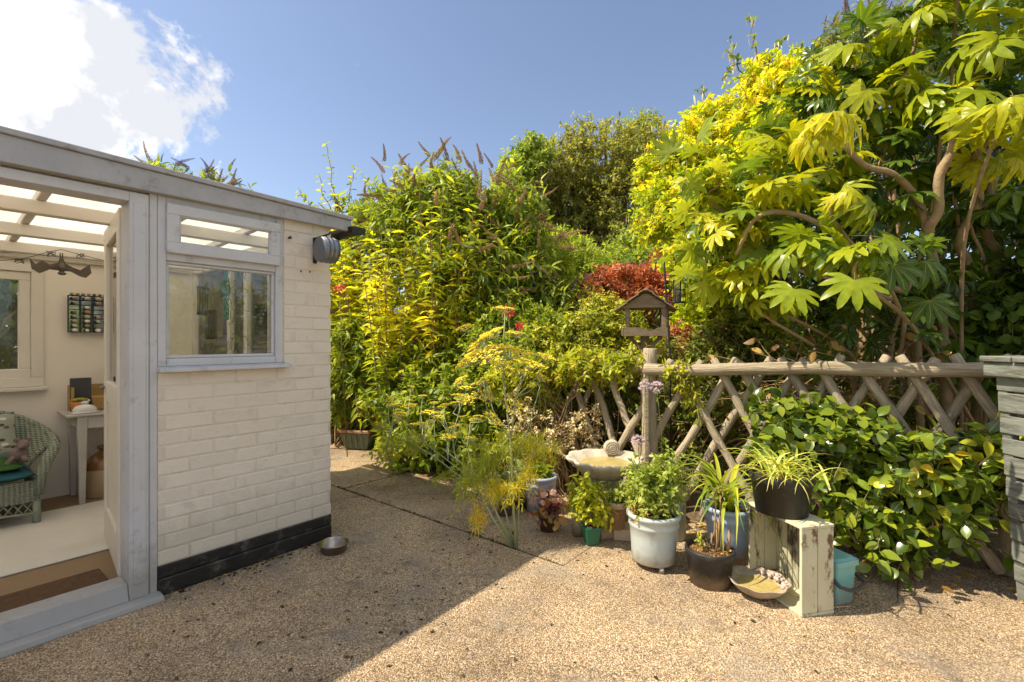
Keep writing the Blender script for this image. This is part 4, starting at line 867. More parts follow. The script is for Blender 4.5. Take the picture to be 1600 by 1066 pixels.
# ------------------------------------------------------------------ bird bath
bq = P(945, 715, 3.4); bb = empty('bird_bath', (bq.x, bq.y, 0), 'scalloped stone bird bath with a snail shell on its rim', 'bird bath'); bz = bq.z
wv = lambda a, r, z: 1 + (.12 * abs(math.cos(5 * a)) - .06 + .02 * math.sin(3 * a)) * min(1, r / .2) ** 2
MB().lathe([(.001, bz - .135), (.11, bz - .13), (.17, bz - .095), (.235, bz - .035), (.262, bz - .006), (.258, bz + .006), (.236, bz - .002), (.19, bz - .04), (.12, bz - .06), (.001, bz - .062)], 80, wob=wv).build('bowl', M['stone'], bb)
MB().lathe([(.001, bz - .034), (.172, bz - .034)], 60).build('water', M['algae'], bb)
MB().lathe([(.15, 0), (.15, .05), (.12, .08), (.095, .14), (.09, .24), (.115, bz - .13), (.001, bz - .128)], 28).build('pedestal', M['darkstone'], bb)
mb = MB(); mb.ball((.09, .2, bz + .03), .062, 18, 12, (1, .7, .9))
for kk in range(3): mb.tube([(.09 + (.052 - .016 * kk) * math.cos(a), .2 - .036 - .004 * kk, bz + .03 + (.046 - .015 * kk) * math.sin(a)) for a in np.linspace(0, 6.2, 22)], .005, 6)
mb.tube([(.05, .19, bz - .0), (.12, .19, bz - .01), (.2, .17, bz - .012)], [.02, .022, .01], 8).build('snail_shell', M['stone'], bb)

# ------------------------------------------------------------------ foliage helpers for things in pots
def foliage(root, base, blobs, n, L, K, tmpl, size, mat, smat, seed, per=2, ang=60, up=.5, droop=.25, grav=-.15, stem=(.0025, .001), limb=(.005, .002), nl=8, rmin=.45, rnd=.45, jit=.5, name='foliage', lspread=.03, spiral=True, i0=1, upn=1.0):
    rng = np.random.default_rng(seed); st, d, Ls, k = blob_shoots(rng, blobs, n, L, up, rmin, rnd); pts = shoots(rng, st, d, Ls, K, droop)
    pos, dd, nn_, ss, sid = leaves_on(rng, pts, per, ang, size, i0, grav, upn, jit, spiral); sr = rng.uniform(0, 1, n)[sid] * .55 + rng.uniform(0, 1, len(pos)) * .45
    off = tuple(root.location)
    link(name, leaves_mesh(name, tmpl, pos, dd, nn_, ss, sr, mat, off), None, root); link('stems', tubes_mesh('stems', pts, stem[0], stem[1], smat, off, 3), None, root)
    if nl: limbs(rng, base, st[rng.choice(n, min(n, nl), replace=False)], smat, off, limb[0], limb[1], parent=root, name='branches', spread=lspread)
    return pts
def pot(name, label, u, v, rt, rb, h, mat, z0=0, rim=.02, rimw=.008, cat='plant pot', soil=True, n=36, kind='flare', sink=.03, mat2=None):
    g_ = G(u, v, z0); y = g_.y + rb; x = (u - CX) / FPX * y; root = empty(name, (x, y, z0), label, cat)
    if kind == 'flare': pr = [(.001, .004), (rb * .9, .004), (rb, 0), (rb + (rt - rb) * .8, h * .8), (rt - rimw * .3, h - rim - .012), (rt - rimw * .3 + .001, h - rim - .006), (rt + rimw, h - rim), (rt + rimw, h - .004), (rt + rimw * .5, h), (rt - .008, h), (rt - .013, h - .006), (rt - .018, h - sink - .02), (.001, h - sink - .02)]
    elif kind == 'glazed': pr = [(.001, .004), (rb * .9, .004), (rb, .003), (rb + .004, .012), (rb + (rt - rb) * .5, h * .5), (rt - .003, h - .075), (rt + .003, h - .068), (rt, h - .06), (rt, h - .03), (rt + .011, h - .024), (rt + .014, h - .012), (rt + .009, h), (rt - .004, h), (rt - .012, h - .01), (rt - .015, h - .05), (.001, h - .05)]
    else: pr = [(.001, .004), (rb, .004), (rb + .002, .01), (rt, h - .004), (rt - .003, h), (rt - .012, h), (rt - .014, h - .04), (.001, h - .04)]
    MB().lathe(pr, n).build('pot', mat, root)
    if soil:
        rg = random.Random(hash(label) % 1000 if False else len(label)); m = MB(); m.lathe([(rt - .0135, h - sink), (rt * .6, h - sink + .004), (rt * .3, h - sink + .008), (.001, h - sink + .008)], 20)
        m.build('soil', M['soil'], root)
    return root
def blade_meshes(width, arch, nvar, seed, mat):
    out = []; rg = random.Random(seed)
    for i in range(nvar):
        K = 9; V = []; T = []; vn = []; a = arch * rg.uniform(.6, 1.3); tw = rg.uniform(-.5, .5)
        for k in range(K):
            t = k / (K - 1); th0 = a * t * t if True else 0
            x = math.sin(min(th0, 2.6)) * t * .9 + .1 * t; z = t * math.cos(min(th0, 2.2)) * (1 if th0 < 1.57 else .75)
            w = width * (1 - t ** 3) * (.75 + .25 * math.sin(t * 3)) / 2 + .0005; y = .08 * tw * t * t
            V += [(x, y - w, z + w * .5), (x, y, z), (x, y + w, z + w * .5)]; vn += [0., 1., 0.]
        for k in range(K - 1):
            b = k * 3; T += [(b, b + 1, b + 4), (b, b + 4, b + 3), (b + 1, b + 2, b + 5), (b + 1, b + 5, b + 4)]
        out.append(fast_mesh('leaf_blade', np.array(V), np.array(T), {'vein': np.array(vn)}, mat))
    return out
def straps(root, c, n, meshes, L, cols, seed, tilt=(5, 50), spread=.04):
    rg = random.Random(seed)
    for i in range(n):
        o = link('leaf_blade', rg.choice(meshes), None, root); a = rg.uniform(0, 6.283); l = rg.uniform(*L)
        o.location = Vector(c) + Vector((spread * rg.gauss(0, .6), spread * rg.gauss(0, .6), 0)); o.rotation_euler = (rg.gauss(0, .12), R(rg.uniform(*tilt)), a); o.scale = (l, l, l)
        c0 = rg.choice(cols); f = rg.uniform(.75, 1.25); o.color = (c0[0] * f, c0[1] * f, c0[2] * f, 1)
LEAFOBJ = leafmat('strap_leaf', None, .35, .35, .45, 'obj', vein=(.55, .58, .22))
LEAFOBJ2 = leafmat('strap_leaf_plain', None, .35, .35, .45, 'obj')
Tlance = leaf_tmpl(.26, .10, .3); Toval = leaf_tmpl(.5, .12, .2, (0, .8, 1, .75, 0)); Tdia = diamond(.5, .08); Tneedle = leaf_tmpl(.05, .0, .15, (0.6, 1, 0)); Tround = leaf_tmpl(.85, .10, .15, (0, .9, 1, .8, 0)); Tsmall = diamond(.6, .1)
Y1, Y2, G1, G2, G3 = (.52, .44, .03), (.36, .36, .03), (.16, .22, .025), (.08, .13, .02), (.03, .06, .012)
LM = {}
LM['bud'] = leafmat('buddleia_leaf', [(0, G2), (.3, (.13, .19, .03)), (.6, (.25, .31, .045)), (.85, (.38, .42, .06)), (1, (.52, .5, .07))], .45)
LM['gold'] = leafmat('golden_leaf', [(0, (.08, .13, .02)), (.32, (.20, .28, .03)), (.56, (.40, .44, .035)), (.8, (.66, .58, .035)), (1, (.78, .62, .04))], .5)
LM['fresh'] = leafmat('fresh_leaf', [(0, G2), (.4, G1), (.75, (.30, .36, .04)), (1, (.46, .46, .05))], .45)
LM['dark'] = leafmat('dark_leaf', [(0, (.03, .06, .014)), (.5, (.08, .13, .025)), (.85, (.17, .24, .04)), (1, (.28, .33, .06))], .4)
LM['tree'] = leafmat('oak_leaf', [(0, (.10, .12, .035)), (.4, (.20, .22, .06)), (.75, (.33, .33, .10)), (1, (.46, .42, .16))], .45, .5)
LM['tree2'] = leafmat('tree_leaf_green', [(0, (.08, .13, .035)), (.5, (.2, .28, .06)), (1, (.38, .44, .12))], .45)
LM['lime'] = leafmat('lime_leaf', [(0, (.14, .2, .03)), (.5, (.30, .38, .05)), (1, (.48, .52, .10))], .5)
LM['maple'] = leafmat('maple_red', [(0, (.14, .035, .02)), (.4, (.36, .11, .055)), (.75, (.50, .20, .11)), (1, (.56, .33, .2))], .4, tgain=(1.2, .9, .8))
LM['varie'] = leafmat('variegated_leaf', [(0, (.09, .14, .02)), (.4, (.24, .28, .03)), (.7, (.46, .44, .07)), (1, (.66, .60, .22))], .4)
LM['lab'] = leafmat('laburnum_leaf', [(0, (.12, .2, .02)), (.3, (.28, .37, .025)), (.62, (.47, .50, .03)), (.88, (.68, .58, .04)), (1, (.70, .48, .10))], .5)
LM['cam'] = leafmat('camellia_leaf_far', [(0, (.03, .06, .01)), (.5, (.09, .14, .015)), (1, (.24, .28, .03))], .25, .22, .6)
LM['clem'] = leafmat('clematis_leaf', [(0, G1), (.4, (.28, .33, .03)), (.8, (.44, .44, .04)), (1, (.58, .52, .06))], .45)
LM['ivy'] = leafmat('ivy_leaf', [(0, (.05, .08, .015)), (.5, (.13, .18, .03)), (.85, (.28, .3, .06)), (1, (.46, .36, .15))], .4)
LM['heuch'] = leafmat('heuchera_leaf', [(0, (.10, .025, .03)), (.4, (.26, .10, .11)), (1, (.60, .42, .40))], .25, .4, tgain=(1.2, .7, .7))
LM['fern'] = leafmat('fern_leaf', [(0, (.12, .18, .03)), (.5, (.28, .35, .08)), (1, (.48, .5, .2))], .45)
LM['fenn'] = leafmat('fennel_leaf', [(0, (.22, .28, .03)), (.5, (.46, .47, .04)), (.8, (.68, .55, .04)), (1, (.72, .42, .06))], .45)
LM['dry'] = leafmat('dry_leaf', [(0, (.16, .09, .04)), (.5, (.36, .22, .09)), (1, (.58, .42, .2))], .3)
LM['white'] = leafmat('white_seedhead', [(0, (.42, .35, .28)), (1, (.72, .64, .56))], .3)
LM['lilac'] = leafmat('lilac_flower', [(0, (.45, .34, .62)), (1, (.70, .60, .80))], .4, tgain=(1, 1, 1.1))
LM['grey'] = leafmat('greygreen_leaf', [(0, (.10, .13, .06)), (1, (.30, .33, .20))], .3)

# ------------------------------------------------------------------ potted plants
pa = pot('potted_plant', 'blue-grey glazed pot with a few green leaves beside the fennel', 845, 804, .118, .105, .265, M['blueA'], kind='glazed'); l = pa.location
foliage(pa, (l.x, l.y, .24), [(l.x, l.y, .29, .07, .07, .05)], 22, (.05, .1), 4, Toval, (.05, .08), LM['fresh'], M['twig'], 31, up=.9)
o = pot('potted_plant', 'wide terracotta pot of dry grass behind the blue-grey pot', 848, 762, .205, .16, .30, M['terra'], rim=.03, rimw=.012); l = o.location
foliage(o, (l.x, l.y, .3), [(l.x, l.y, .36, .19, .17, .1)], 160, (.1, .22), 6, Tneedle, (.05, .1), LM['dry'], M['drytwig'], 32, up=.7, ang=35, nl=20)
o = pot('potted_plant', 'taupe plastic pot standing behind the fennel stems', 789, 808, .062, .05, .155, M['taupe'], rim=.02, rimw=.003); l = o.location
foliage(o, (l.x, l.y, .15), [(l.x, l.y, .24, .07, .07, .09)], 26, (.06, .12), 5, Tlance, (.05, .08), LM['grey'], M['twig'], 33, up=.9)
o = pot('potted_plant', 'dark taupe pot next to the blue-grey pot', 811, 797, .066, .056, .165, M['brownpot'], rim=.02, rimw=.003); l = o.location
foliage(o, (l.x, l.y, .15), [(l.x, l.y, .26, .08, .07, .11)], 26, (.06, .12), 5, Toval, (.04, .07), LM['grey'], M['twig'], 34, up=.9)
o = pot('potted_plant', 'purple-leaved heuchera in a small brown pot', 857, 833, .07, .055, .125, M['brownpot'], rim=.018, rimw=.003); l = o.location
foliage(o, (l.x, l.y, .11), [(l.x, l.y, .2, .11, .09, .1), (l.x, l.y - .05, .15, .12, .06, .06)], 80, (.05, .12), 3, Tround, (.03, .058), LM['heuch'], pm('heuchera_stalk', (.12, .03, .03), None, 9, .6), 35, per=1, up=.8, i0=2, grav=0)
foliage(o, (l.x, l.y, .11), [(l.x, l.y - .03, .13, .1, .05, .06)], 14, (.04, .08), 3, Tround, (.04, .07), LM['dry'], M['drytwig'], 36, per=1, up=0, name='dead_leaves', nl=0)
tp = G(926, 855); o = empty('potted_plant', (tp.x, tp.y + .05, 0), 'bright leafy plant in a small green square pot', 'plant pot', rz=R(10)); l = o.location
mb = MB(); a, b, h = .036, .05, .115
mb.hexa([(-a, -a, 0), (a, -a, 0), (a, a, 0), (-a, a, 0), (-b, -b, h), (b, -b, h), (b, b, h), (-b, b, h)]); mb.box(-b - .003, b + .003, -b - .003, b + .003, h - .012, h + .001); mb.build('pot', M['greenpot'], o, bevel=.004, seg=2)
MB().box(-b + .006, b - .006, -b + .006, b - .006, h + .0012, h + .003).build('soil', M['soil'], o)
foliage(o, (l.x, l.y, h), [(l.x, l.y, .25, .11, .09, .11), (l.x - .02, l.y, .36, .07, .06, .07)], 60, (.07, .15), 5, Toval, (.035, .065), LM['clem'], M['twig'], 37, up=.8, nl=10)
o = pot('potted_plant', 'tall tan clay pot behind the small green pot', 905, 840, .056, .045, .185, M['tanpot'], rim=.02, rimw=.004); l = o.location
foliage(o, (l.x, l.y, .17), [(l.x - .01, l.y, .27, .07, .06, .1)], 30, (.06, .12), 5, Toval, (.03, .05), LM['clem'], M['twig'], 38, up=.9)
for i, (u, v, rz_, lab) in enumerate(((950, 843, 8, 'worn red brick under the small terracotta pot, left of the pair'), (975, 846, -12, 'worn pale brick under the small terracotta pot, right of the pair'))):
    q = G(u, v); o = empty('loose_brick', (q.x, q.y + .05, 0), lab, 'brick', rz=R(rz_)); MB().box(-.055, .055, -.05, .1, 0, .068 + i * .004).build('brick', M['redbrick'] if i == 0 else M['terrapale'], o, bevel=.007, seg=2)
o = pot('potted_plant', 'small aged terracotta pot standing on two loose bricks', 963, 829, .068, .05, .175, M['terrapale'], z0=.073, rim=.03, rimw=.006); l = o.location
foliage(o, (l.x, l.y, .24), [(l.x, l.y, .3, .1, .08, .07)], 46, (.06, .14), 6, Tsmall, (.02, .035), LM['fern'], M['twig'], 39, up=.7)
bpot = pot('potted_plant', 'large pale glazed pot on feet with feathery green foliage', 1021, 889, .138, .118, .275, M['palepot'], z0=.03, kind='glazed', n=48); l = bpot.location
for a in (-1.45, .8, 2.7):
    f = MB().tube([(.1 * math.cos(a), .1 * math.sin(a), -.002), (.115 * math.cos(a), .115 * math.sin(a), -.012), (.108 * math.cos(a), .108 * math.sin(a), -.022)], [.016, .014, .012], 10); f.box(.1 * math.cos(a) - .014, .1 * math.cos(a) + .014, .1 * math.sin(a) - .014, .1 * math.sin(a) + .014, -.03, -.018).build('foot', M['sagepot'], bpot, bevel=.003)
foliage(bpot, (l.x, l.y, .28), [(l.x, l.y, .42, .17, .15, .13), (l.x - .05, l.y, .52, .12, .1, .1), (l.x + .06, l.y + .03, .53, .12, .1, .12)], 170, (.1, .22), 9, Tsmall, (.022, .042), LM['fern'], M['twig'], 40, up=.6, nl=18, ang=65)
foliage(bpot, (l.x, l.y, .28), [(l.x - .07, l.y - .03, .33, .07, .06, .06)], 30, (.05, .12), 6, Tsmall, (.018, .03), LM['dry'], M['drytwig'], 41, name='dead_leaves', nl=0)
o = pot('potted_plant', 'tall sage green cylinder pot behind the large pale pot', 1055, 847, .066, .064, .36, M['sagepot'], kind='cyl'); l = o.location
foliage(o, (l.x, l.y, .33), [(l.x, l.y, .43, .14, .1, .1)], 70, (.08, .18), 7, Tsmall, (.018, .03), LM['grey'], M['drytwig'], 42, up=.6, nl=14)
q = G(1158, 892); o = empty('loose_brick', (q.x - .08, q.y + .1, 0), 'reddish brick lying under the blue glazed pot', 'brick', rz=R(8)); MB().box(-.1, .11, -.08, .1, 0, .062).build('brick', M['redbrick'], o, bevel=.006, seg=2)
agp = pot('potted_plant', 'blue glazed pot with long arching strap leaves beside the crate', 1138, 875, .128, .105, .27, M['bluepot'], z0=.064, kind='glazed', n=44); l = agp.location
straps(agp, (-.02, 0, .24), 46, blade_meshes(.062, 1.05, 6, 3, LEAFOBJ2), (.3, .52), [(.16, .22, .03), (.26, .32, .04), (.36, .38, .05), (.10, .16, .03)], 5, (2, 44), .05)
blk = pot('potted_plant', 'black plastic pot of bare cut stems on the patio', 1109, 925, .122, .1, .185, M['black'], rim=.022, rimw=.004, sink=.02); l = blk.location
rr = random.Random(9); mb = MB()
for i in range(9):
    a = rr.uniform(0, 6.28); r_ = rr.uniform(0, .05); p = Vector((.03 + r_ * math.cos(a), r_ * math.sin(a), .15)); e = p + Vector((rr.gauss(0, .02), rr.gauss(0, .02), rr.uniform(.1, .32))); mb.tube([p, (p + e) / 2 + Vector((rr.gauss(0, .006), 0, 0)), e], [.006, .005, .0035], 6)
mb.tube([(.085, -.02, .15), (.095, -.025, .28)], [.011, .009], 8); mb.build('cut_stems', M['drytwig'], blk)
foliage(blk, (l.x, l.y, .16), [(l.x - .05, l.y, .22, .03, .03, .03), (l.x + .05, l.y - .02, .5, .05, .04, .05)], 14, (.04, .08), 4, Toval, (.015, .03), LM['varie'], M['drytwig'], 44, nl=0)
foliage(blk, (l.x, l.y, .16), [(l.x, l.y, .168, .1, .1, .008)], 60, (.02, .05), 3, Tsmall, (.012, .025), LM['dry'], M['drytwig'], 45, nl=0, up=0, droop=0, name='mulch')
ctr = c1 + ax * (wd * .5) + dp * (DP * .5); sp = pot('potted_plant', 'black plastic pot of variegated spider plant on top of the crate', 1218, 808, .143, .118, .195, M['black'], z0=CH + .001, rim=.03, rimw=.006, n=44, sink=.02)
sp.location = (ctr.x - .03, ctr.y + .01, CH + .001); l = sp.location
straps(sp, (0, 0, .17), 110, blade_meshes(.058, .85, 7, 13, LEAFOBJ), (.13, .27), [(.30, .36, .07), (.46, .48, .14), (.22, .28, .05), (.56, .54, .2)], 15, (4, 56), .1)
tq = G(556, 703); tr = empty('planter_trough', tq, 'small green planter trough with a terracotta rim by the shrubs', 'planter', rz=R(-12))
MB().hexa([(-.14, 0, 0), (.14, 0, 0), (.14, .22, 0), (-.14, .22, 0), (-.19, -.04, .2), (.19, -.04, .2), (.19, .26, .2), (-.19, .26, .2)]).build('box', M['trough'], tr, bevel=.008)
mb = MB(); frame_ = [(-.205, .205, -.055, -.02), (-.205, .205, .24, .275), (-.205, -.17, -.02, .24), (.17, .205, -.02, .24)]
for x0, x1, y0, y1 in frame_: mb.box(x0, x1, y0, y1, .201, .235)
mb.build('rim', M['terra'], tr, bevel=.006); MB().box(-.169, .169, -.019, .239, .2015, .215).build('soil', M['soil'], tr)
for i in range(4): x = -.11 + i * .073; MB().bar((x - .01, -.012 - .012, .03), (x - .014, -.045, .185), .018, .006, (0, 1, 0)).build('rib', M['trough'], tr)
# ------------------------------------------------------------------ flower spikes of the buddleias
def spike_meshes(mat, nvar, seed, thick=.085):
    out = []; rg = random.Random(seed)
    for i in range(nvar):
        bend = rg.uniform(.1, .7); V = []; F = []; n = 210
        for k in range(n):
            t = (k / n) ** .9; r0 = thick * ((1 - t) ** .7 * .9 + .12) * rg.uniform(.35, 1.05); a = k * 2.39996; s = .034 * rg.uniform(.6, 1.3) * (1.15 - .6 * t)
            c = Vector((bend * t * t + r0 * math.cos(a), r0 * math.sin(a), t * (1 - .12 * bend * t) + rg.gauss(0, .008))); o_ = Vector((math.cos(a), math.sin(a), .5)).normalized()
            x, y = perp(o_); b = len(V); V += [c + x * s * .8, c - x * s * .4 + y * s * .7, c - x * s * .4 - y * s * .7, c + o_ * s * 1.5]; F += [(b, b + 1, b + 3), (b + 1, b + 2, b + 3), (b + 2, b, b + 3), (b, b + 2, b + 1)]
        V = [tuple(v) for v in V]; me = bpy.data.meshes.new('flower_spike'); me.from_pydata(V, [], F); me.materials.append(mat); out.append(me)
    return out
SPK = spike_meshes(M['spike'], 5, 1); SPL = spike_meshes(M['spikel'], 4, 2, .11)
def add_spikes(root, tips, dirs, L, meshes, seed, up=.4, name='flower_spike'):
    rg = random.Random(seed)
    for p, d in zip(tips, dirs):
        d = (Vector(d).normalized() + Vector((rg.gauss(0, .3), rg.gauss(0, .3), up))).normalized(); l = rg.uniform(*L)
        o = link(name, rg.choice(meshes), None, root); q = d.to_track_quat('Z', 'Y') @ Matrix.Rotation(rg.uniform(0, 6.28), 3, 'Z').to_quaternion()
        o.matrix_local = Matrix.LocRotScale(Vector(p) - root.location, q, Vector((l, l, l)))
def top_tips(pts, fn, n, seed):
    rng = np.random.default_rng(seed); idx = np.array([i for i in range(len(pts)) if fn(pts[i, -1])]); rng.shuffle(idx); idx = idx[:n]
    return pts[idx, -1], pts[idx, -1] - pts[idx, -2]
def pix(p): return CX + FPX * p[0] / p[1], CY + FPX * (CAMH - p[2]) / p[1]

# ------------------------------------------------------------------ background trees and shrubs
def gnd(u, y): return ((u - CX) / FPX * y, y, 0)
bush('broad_tree', 'large olive-green tree behind the lime shrub', 'tree', gnd(930, 14), [PB(930, 260, 14, 95, 70, 1.8), PB(880, 300, 14, 80, 85, 1.6), PB(970, 330, 13.6, 90, 100, 1.6), PB(1000, 240, 14.4, 60, 60, 1.3), PB(840, 330, 14, 50, 70, 1.2), PB(930, 390, 13.5, 110, 80, 1.5)], 2400, (.3, .75), 9, Tdia, (.08, .15), LM['tree'], M['bark'], 101, per=2, up=.25, limb=(.16, .02), nl=70, rmin=.55, stem=(.012, .004))
bush('green_tree', 'brighter green tree left of the large olive-green tree', 'tree', gnd(820, 12.5), [PB(815, 270, 12.5, 34, 45, .8), PB(835, 240, 12.8, 30, 34, .8), PB(800, 320, 12.3, 45, 60, 1)], 420, (.25, .6), 8, Tdia, (.1, .17), LM['tree2'], M['bark'], 102, limb=(.1, .015), nl=24, stem=(.01, .003))
bush('slender_tree', 'wispy grey-green treetop beside the yellow laburnum', 'tree', gnd(1015, 15), [PB(1000, 205, 15, 30, 40, .8), PB(1030, 260, 15, 40, 60, 1), PB(985, 250, 15.3, 30, 50, .8), PB(1045, 220, 15, 26, 30, .6)], 300, (.3, .7), 8, Tdia, (.07, .13), LM['tree2'], M['bark'], 103, limb=(.09, .015), nl=30, stem=(.01, .003))
bush('shady_tree', 'shady green tree under the large olive-green tree', 'tree', gnd(985, 10.5), [PB(960, 430, 10.5, 70, 60, .9), PB(1020, 400, 10.8, 70, 90, .9), PB(1060, 440, 10.5, 70, 90, .9)], 900, (.2, .5), 8, Tdia, (.07, .12), LM['tree2'], M['bark'], 104, limb=(.08, .01), nl=30)
bush('lime_shrub', 'pale lime green shrub below the large olive-green tree', 'shrub', gnd(885, 8.8), [PB(885, 400, 8.8, 55, 40, .6), PB(860, 375, 8.8, 35, 24, .5), PB(920, 420, 8.7, 50, 36, .6), PB(885, 450, 8.6, 60, 40, .6)], 620, (.2, .45), 10, Tlance, (.06, .11), LM['lime'], M['twig'], 105, limb=(.03, .006), nl=30, up=.4)
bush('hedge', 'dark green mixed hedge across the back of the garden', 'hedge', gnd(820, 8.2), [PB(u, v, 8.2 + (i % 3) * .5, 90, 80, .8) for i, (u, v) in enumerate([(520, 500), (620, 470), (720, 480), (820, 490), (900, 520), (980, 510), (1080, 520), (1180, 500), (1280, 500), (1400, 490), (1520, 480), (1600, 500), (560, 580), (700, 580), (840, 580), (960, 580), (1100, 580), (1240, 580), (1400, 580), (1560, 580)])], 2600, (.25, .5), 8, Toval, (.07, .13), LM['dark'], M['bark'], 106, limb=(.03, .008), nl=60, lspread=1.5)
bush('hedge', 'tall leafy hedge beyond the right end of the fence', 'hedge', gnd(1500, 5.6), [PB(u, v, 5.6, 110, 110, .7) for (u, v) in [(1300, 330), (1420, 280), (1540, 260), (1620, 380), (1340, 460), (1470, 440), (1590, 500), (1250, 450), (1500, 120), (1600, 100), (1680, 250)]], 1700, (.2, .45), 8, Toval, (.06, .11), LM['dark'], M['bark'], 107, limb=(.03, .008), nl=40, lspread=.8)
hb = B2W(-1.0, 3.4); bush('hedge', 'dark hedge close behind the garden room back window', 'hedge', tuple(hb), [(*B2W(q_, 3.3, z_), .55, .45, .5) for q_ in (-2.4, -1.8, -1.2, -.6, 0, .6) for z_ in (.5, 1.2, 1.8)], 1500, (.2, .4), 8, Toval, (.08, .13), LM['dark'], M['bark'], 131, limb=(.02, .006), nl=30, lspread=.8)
bush('reflection_hedge', 'unseen hedge added right of the patio for the window reflection', 'hedge', (5.6, .6, 0), [(5.6, y_, z_, .6, .7, .7) for y_ in (-2, -1, 0, 1, 2) for z_ in (.6, 1.4, 1.9)], 900, (.25, .5), 8, Toval, (.09, .14), LM['fresh'], M['bark'], 132, limb=(.03, .008), nl=40, lspread=1)  # out of view, added to give the front window a leafy reflection
# Japanese maple
bush('japanese_maple', 'rust-red Japanese maple behind the bird table', 'maple', gnd(985, 6.3), [PB(985, 425, 6.3, 56, 24, .4), PB(935, 440, 6.0, 42, 22, .35), PB(1050, 400, 6.6, 36, 22, .35), PB(1000, 465, 6.1, 60, 24, .4), PB(930, 472, 5.6, 44, 18, .3), PB(1040, 440, 6.3, 40, 30, .35)], 520, (.14, .3), 7, leaf_tmpl(.34, .05, .3, (0, 1, .8, 0)), (.045, .075), LM['maple'], M['bark'], 108, per=3, up=.1, droop=.4, limb=(.02, .005), nl=26, spiral=True)
bush('japanese_maple', 'low dark red maple sprig right of the hook pole', 'maple', gnd(1055, 5.2), [PB(1050, 545, 5.2, 34, 18, .2), PB(1075, 515, 5.3, 36, 16, .2)], 110, (.1, .22), 6, leaf_tmpl(.34, .05, .3, (0, 1, .8, 0)), (.04, .065), LM['maple'], M['bark'], 109, per=3, up=.1, droop=.4, limb=(.01, .004), nl=10)
bush('variegated_shrub', 'yellow and green variegated shrub left of the bird table', 'shrub', gnd(900, 4.9), [PB(900, 520, 4.9, 60, 40, .4), PB(960, 510, 5.0, 50, 40, .4), PB(850, 545, 4.8, 50, 40, .4), PB(930, 570, 4.7, 80, 40, .4), PB(990, 550, 4.8, 50, 40, .35), PB(940, 480, 5.1, 40, 26, .3)], 1300, (.1, .25), 7, Toval, (.03, .055), LM['varie'], M['twig'], 110, limb=(.012, .004), nl=40)
bush('ivy_thicket', 'tangled ivy and ground cover seen through the fence lattice', 'ivy', gnd(1150, 4.3), [PB(u, v, y, 90, 60, .35) for (u, v, y) in [(1090, 560, 4.6), (1180, 560, 4.4), (1280, 570, 4.2), (1060, 640, 4.5), (1150, 650, 4.3), (1250, 650, 4.1), (1360, 640, 4.0), (1470, 640, 3.9), (1100, 710, 4.3), (1000, 660, 4.9), (940, 660, 5.1), (1560, 620, 3.9), (1160, 500, 4.5)]], 2300, (.12, .3), 7, Toval, (.028, .055), LM['ivy'], M['drytwig'], 111, limb=(.012, .004), nl=90, lspread=.7, rmin=.3)
# buddleias
r_, pts = bush('buddleia', 'big buddleia with faded brown flower spikes left of centre', 'buddleia', gnd(720, 6.1), [PB(700, 320, 6.1, 95, 70, .7), PB(640, 340, 6.3, 85, 70, .6), PB(790, 340, 6.2, 65, 75, .6), PB(740, 420, 5.8, 110, 90, .7), PB(830, 420, 6.0, 70, 80, .6), PB(800, 490, 5.7, 80, 70, .5), PB(870, 470, 5.8, 60, 50, .5), PB(690, 290, 6.2, 50, 40, .4)], 1150, (.35, .75), 9, Tlance, (.09, .16), LM['bud'], M['twig'], 112, per=2, ang=55, up=.75, droop=.3, grav=-.3, spiral=False, limb=(.035, .01), nl=60, lspread=.25)
tp, dd = top_tips(pts, lambda p: pix(p)[1] < 400, 170, 1); add_spikes(r_, tp, dd, (.14, .33), SPK, 3, .12)
tp, dd = top_tips(pts, lambda p: pix(p)[1] > 380 and p[1] < 5.9 and pix(p)[0] > 700, 44, 2); add_spikes(r_, tp, dd, (.14, .28), SPK, 4, .2)
tp, dd = top_tips(pts, lambda p: 420 < pix(p)[1] < 560 and p[1] < 5.6 and pix(p)[0] > 740, 12, 5); add_spikes(r_, tp, dd, (.07, .12), SPL, 5, .3)
rg = random.Random(1)
add_spikes(r_, [P(u, v, 6.1) for u, v in ((684, 240), (676, 250), (625, 258), (600, 270), (735, 262), (752, 256), (770, 262), (640, 275), (700, 255), (600, 252))], [(rg.gauss(0, .5), 0, .7) for _ in range(10)], (.2, .34), SPK, 6, .3)
# the golden leaved stand on upright stems
rng = np.random.default_rng(77); root = empty('golden_perennial', gnd(610, 5.5), 'tall golden-leaved plant stand beside the garden room corner', 'plant')
N = 215; uu = rng.uniform(500, 765, N); yy = np.where(uu < 592, rng.uniform(5.98, 6.2, N), rng.uniform(5.3, 5.75, N)); st = np.stack([(uu - CX) / FPX * yy, yy, np.full(N, .05)], 1); tv = 320 + .22 * np.abs(uu - 600) + rng.uniform(0, 1, N) ** 1.3 * 240
Ls = CAMH + (CY - tv) / FPX * yy; d = nrm(rng.normal(size=(N, 3)) * .07 + np.array([0, 0, 1.])); pts = shoots(rng, st, d, Ls, 26, 0, .04)
pos, dd, nn_, ss, sid = leaves_on(rng, pts, 2, 62, (.07, .18), 2, -.3, .8, .9, True)
hh_ = (pos[:, 2] - .6) / 2.2; sr = np.clip(rng.uniform(0, 1, N)[sid] * .45 + rng.uniform(0, 1, len(pos)) * .35 + .25 * np.sin(np.clip(hh_, 0, 1) * 3.1), 0, 1)
link('leaves', leaves_mesh('leaves', leaf_tmpl(.27, .1, .45), pos, dd, nn_, ss, sr, LM['gold'], tuple(root.location)), None, root); link('stems', tubes_mesh('stems', pts, .008, .003, M['drytwig'], tuple(root.location), 4), None, root)
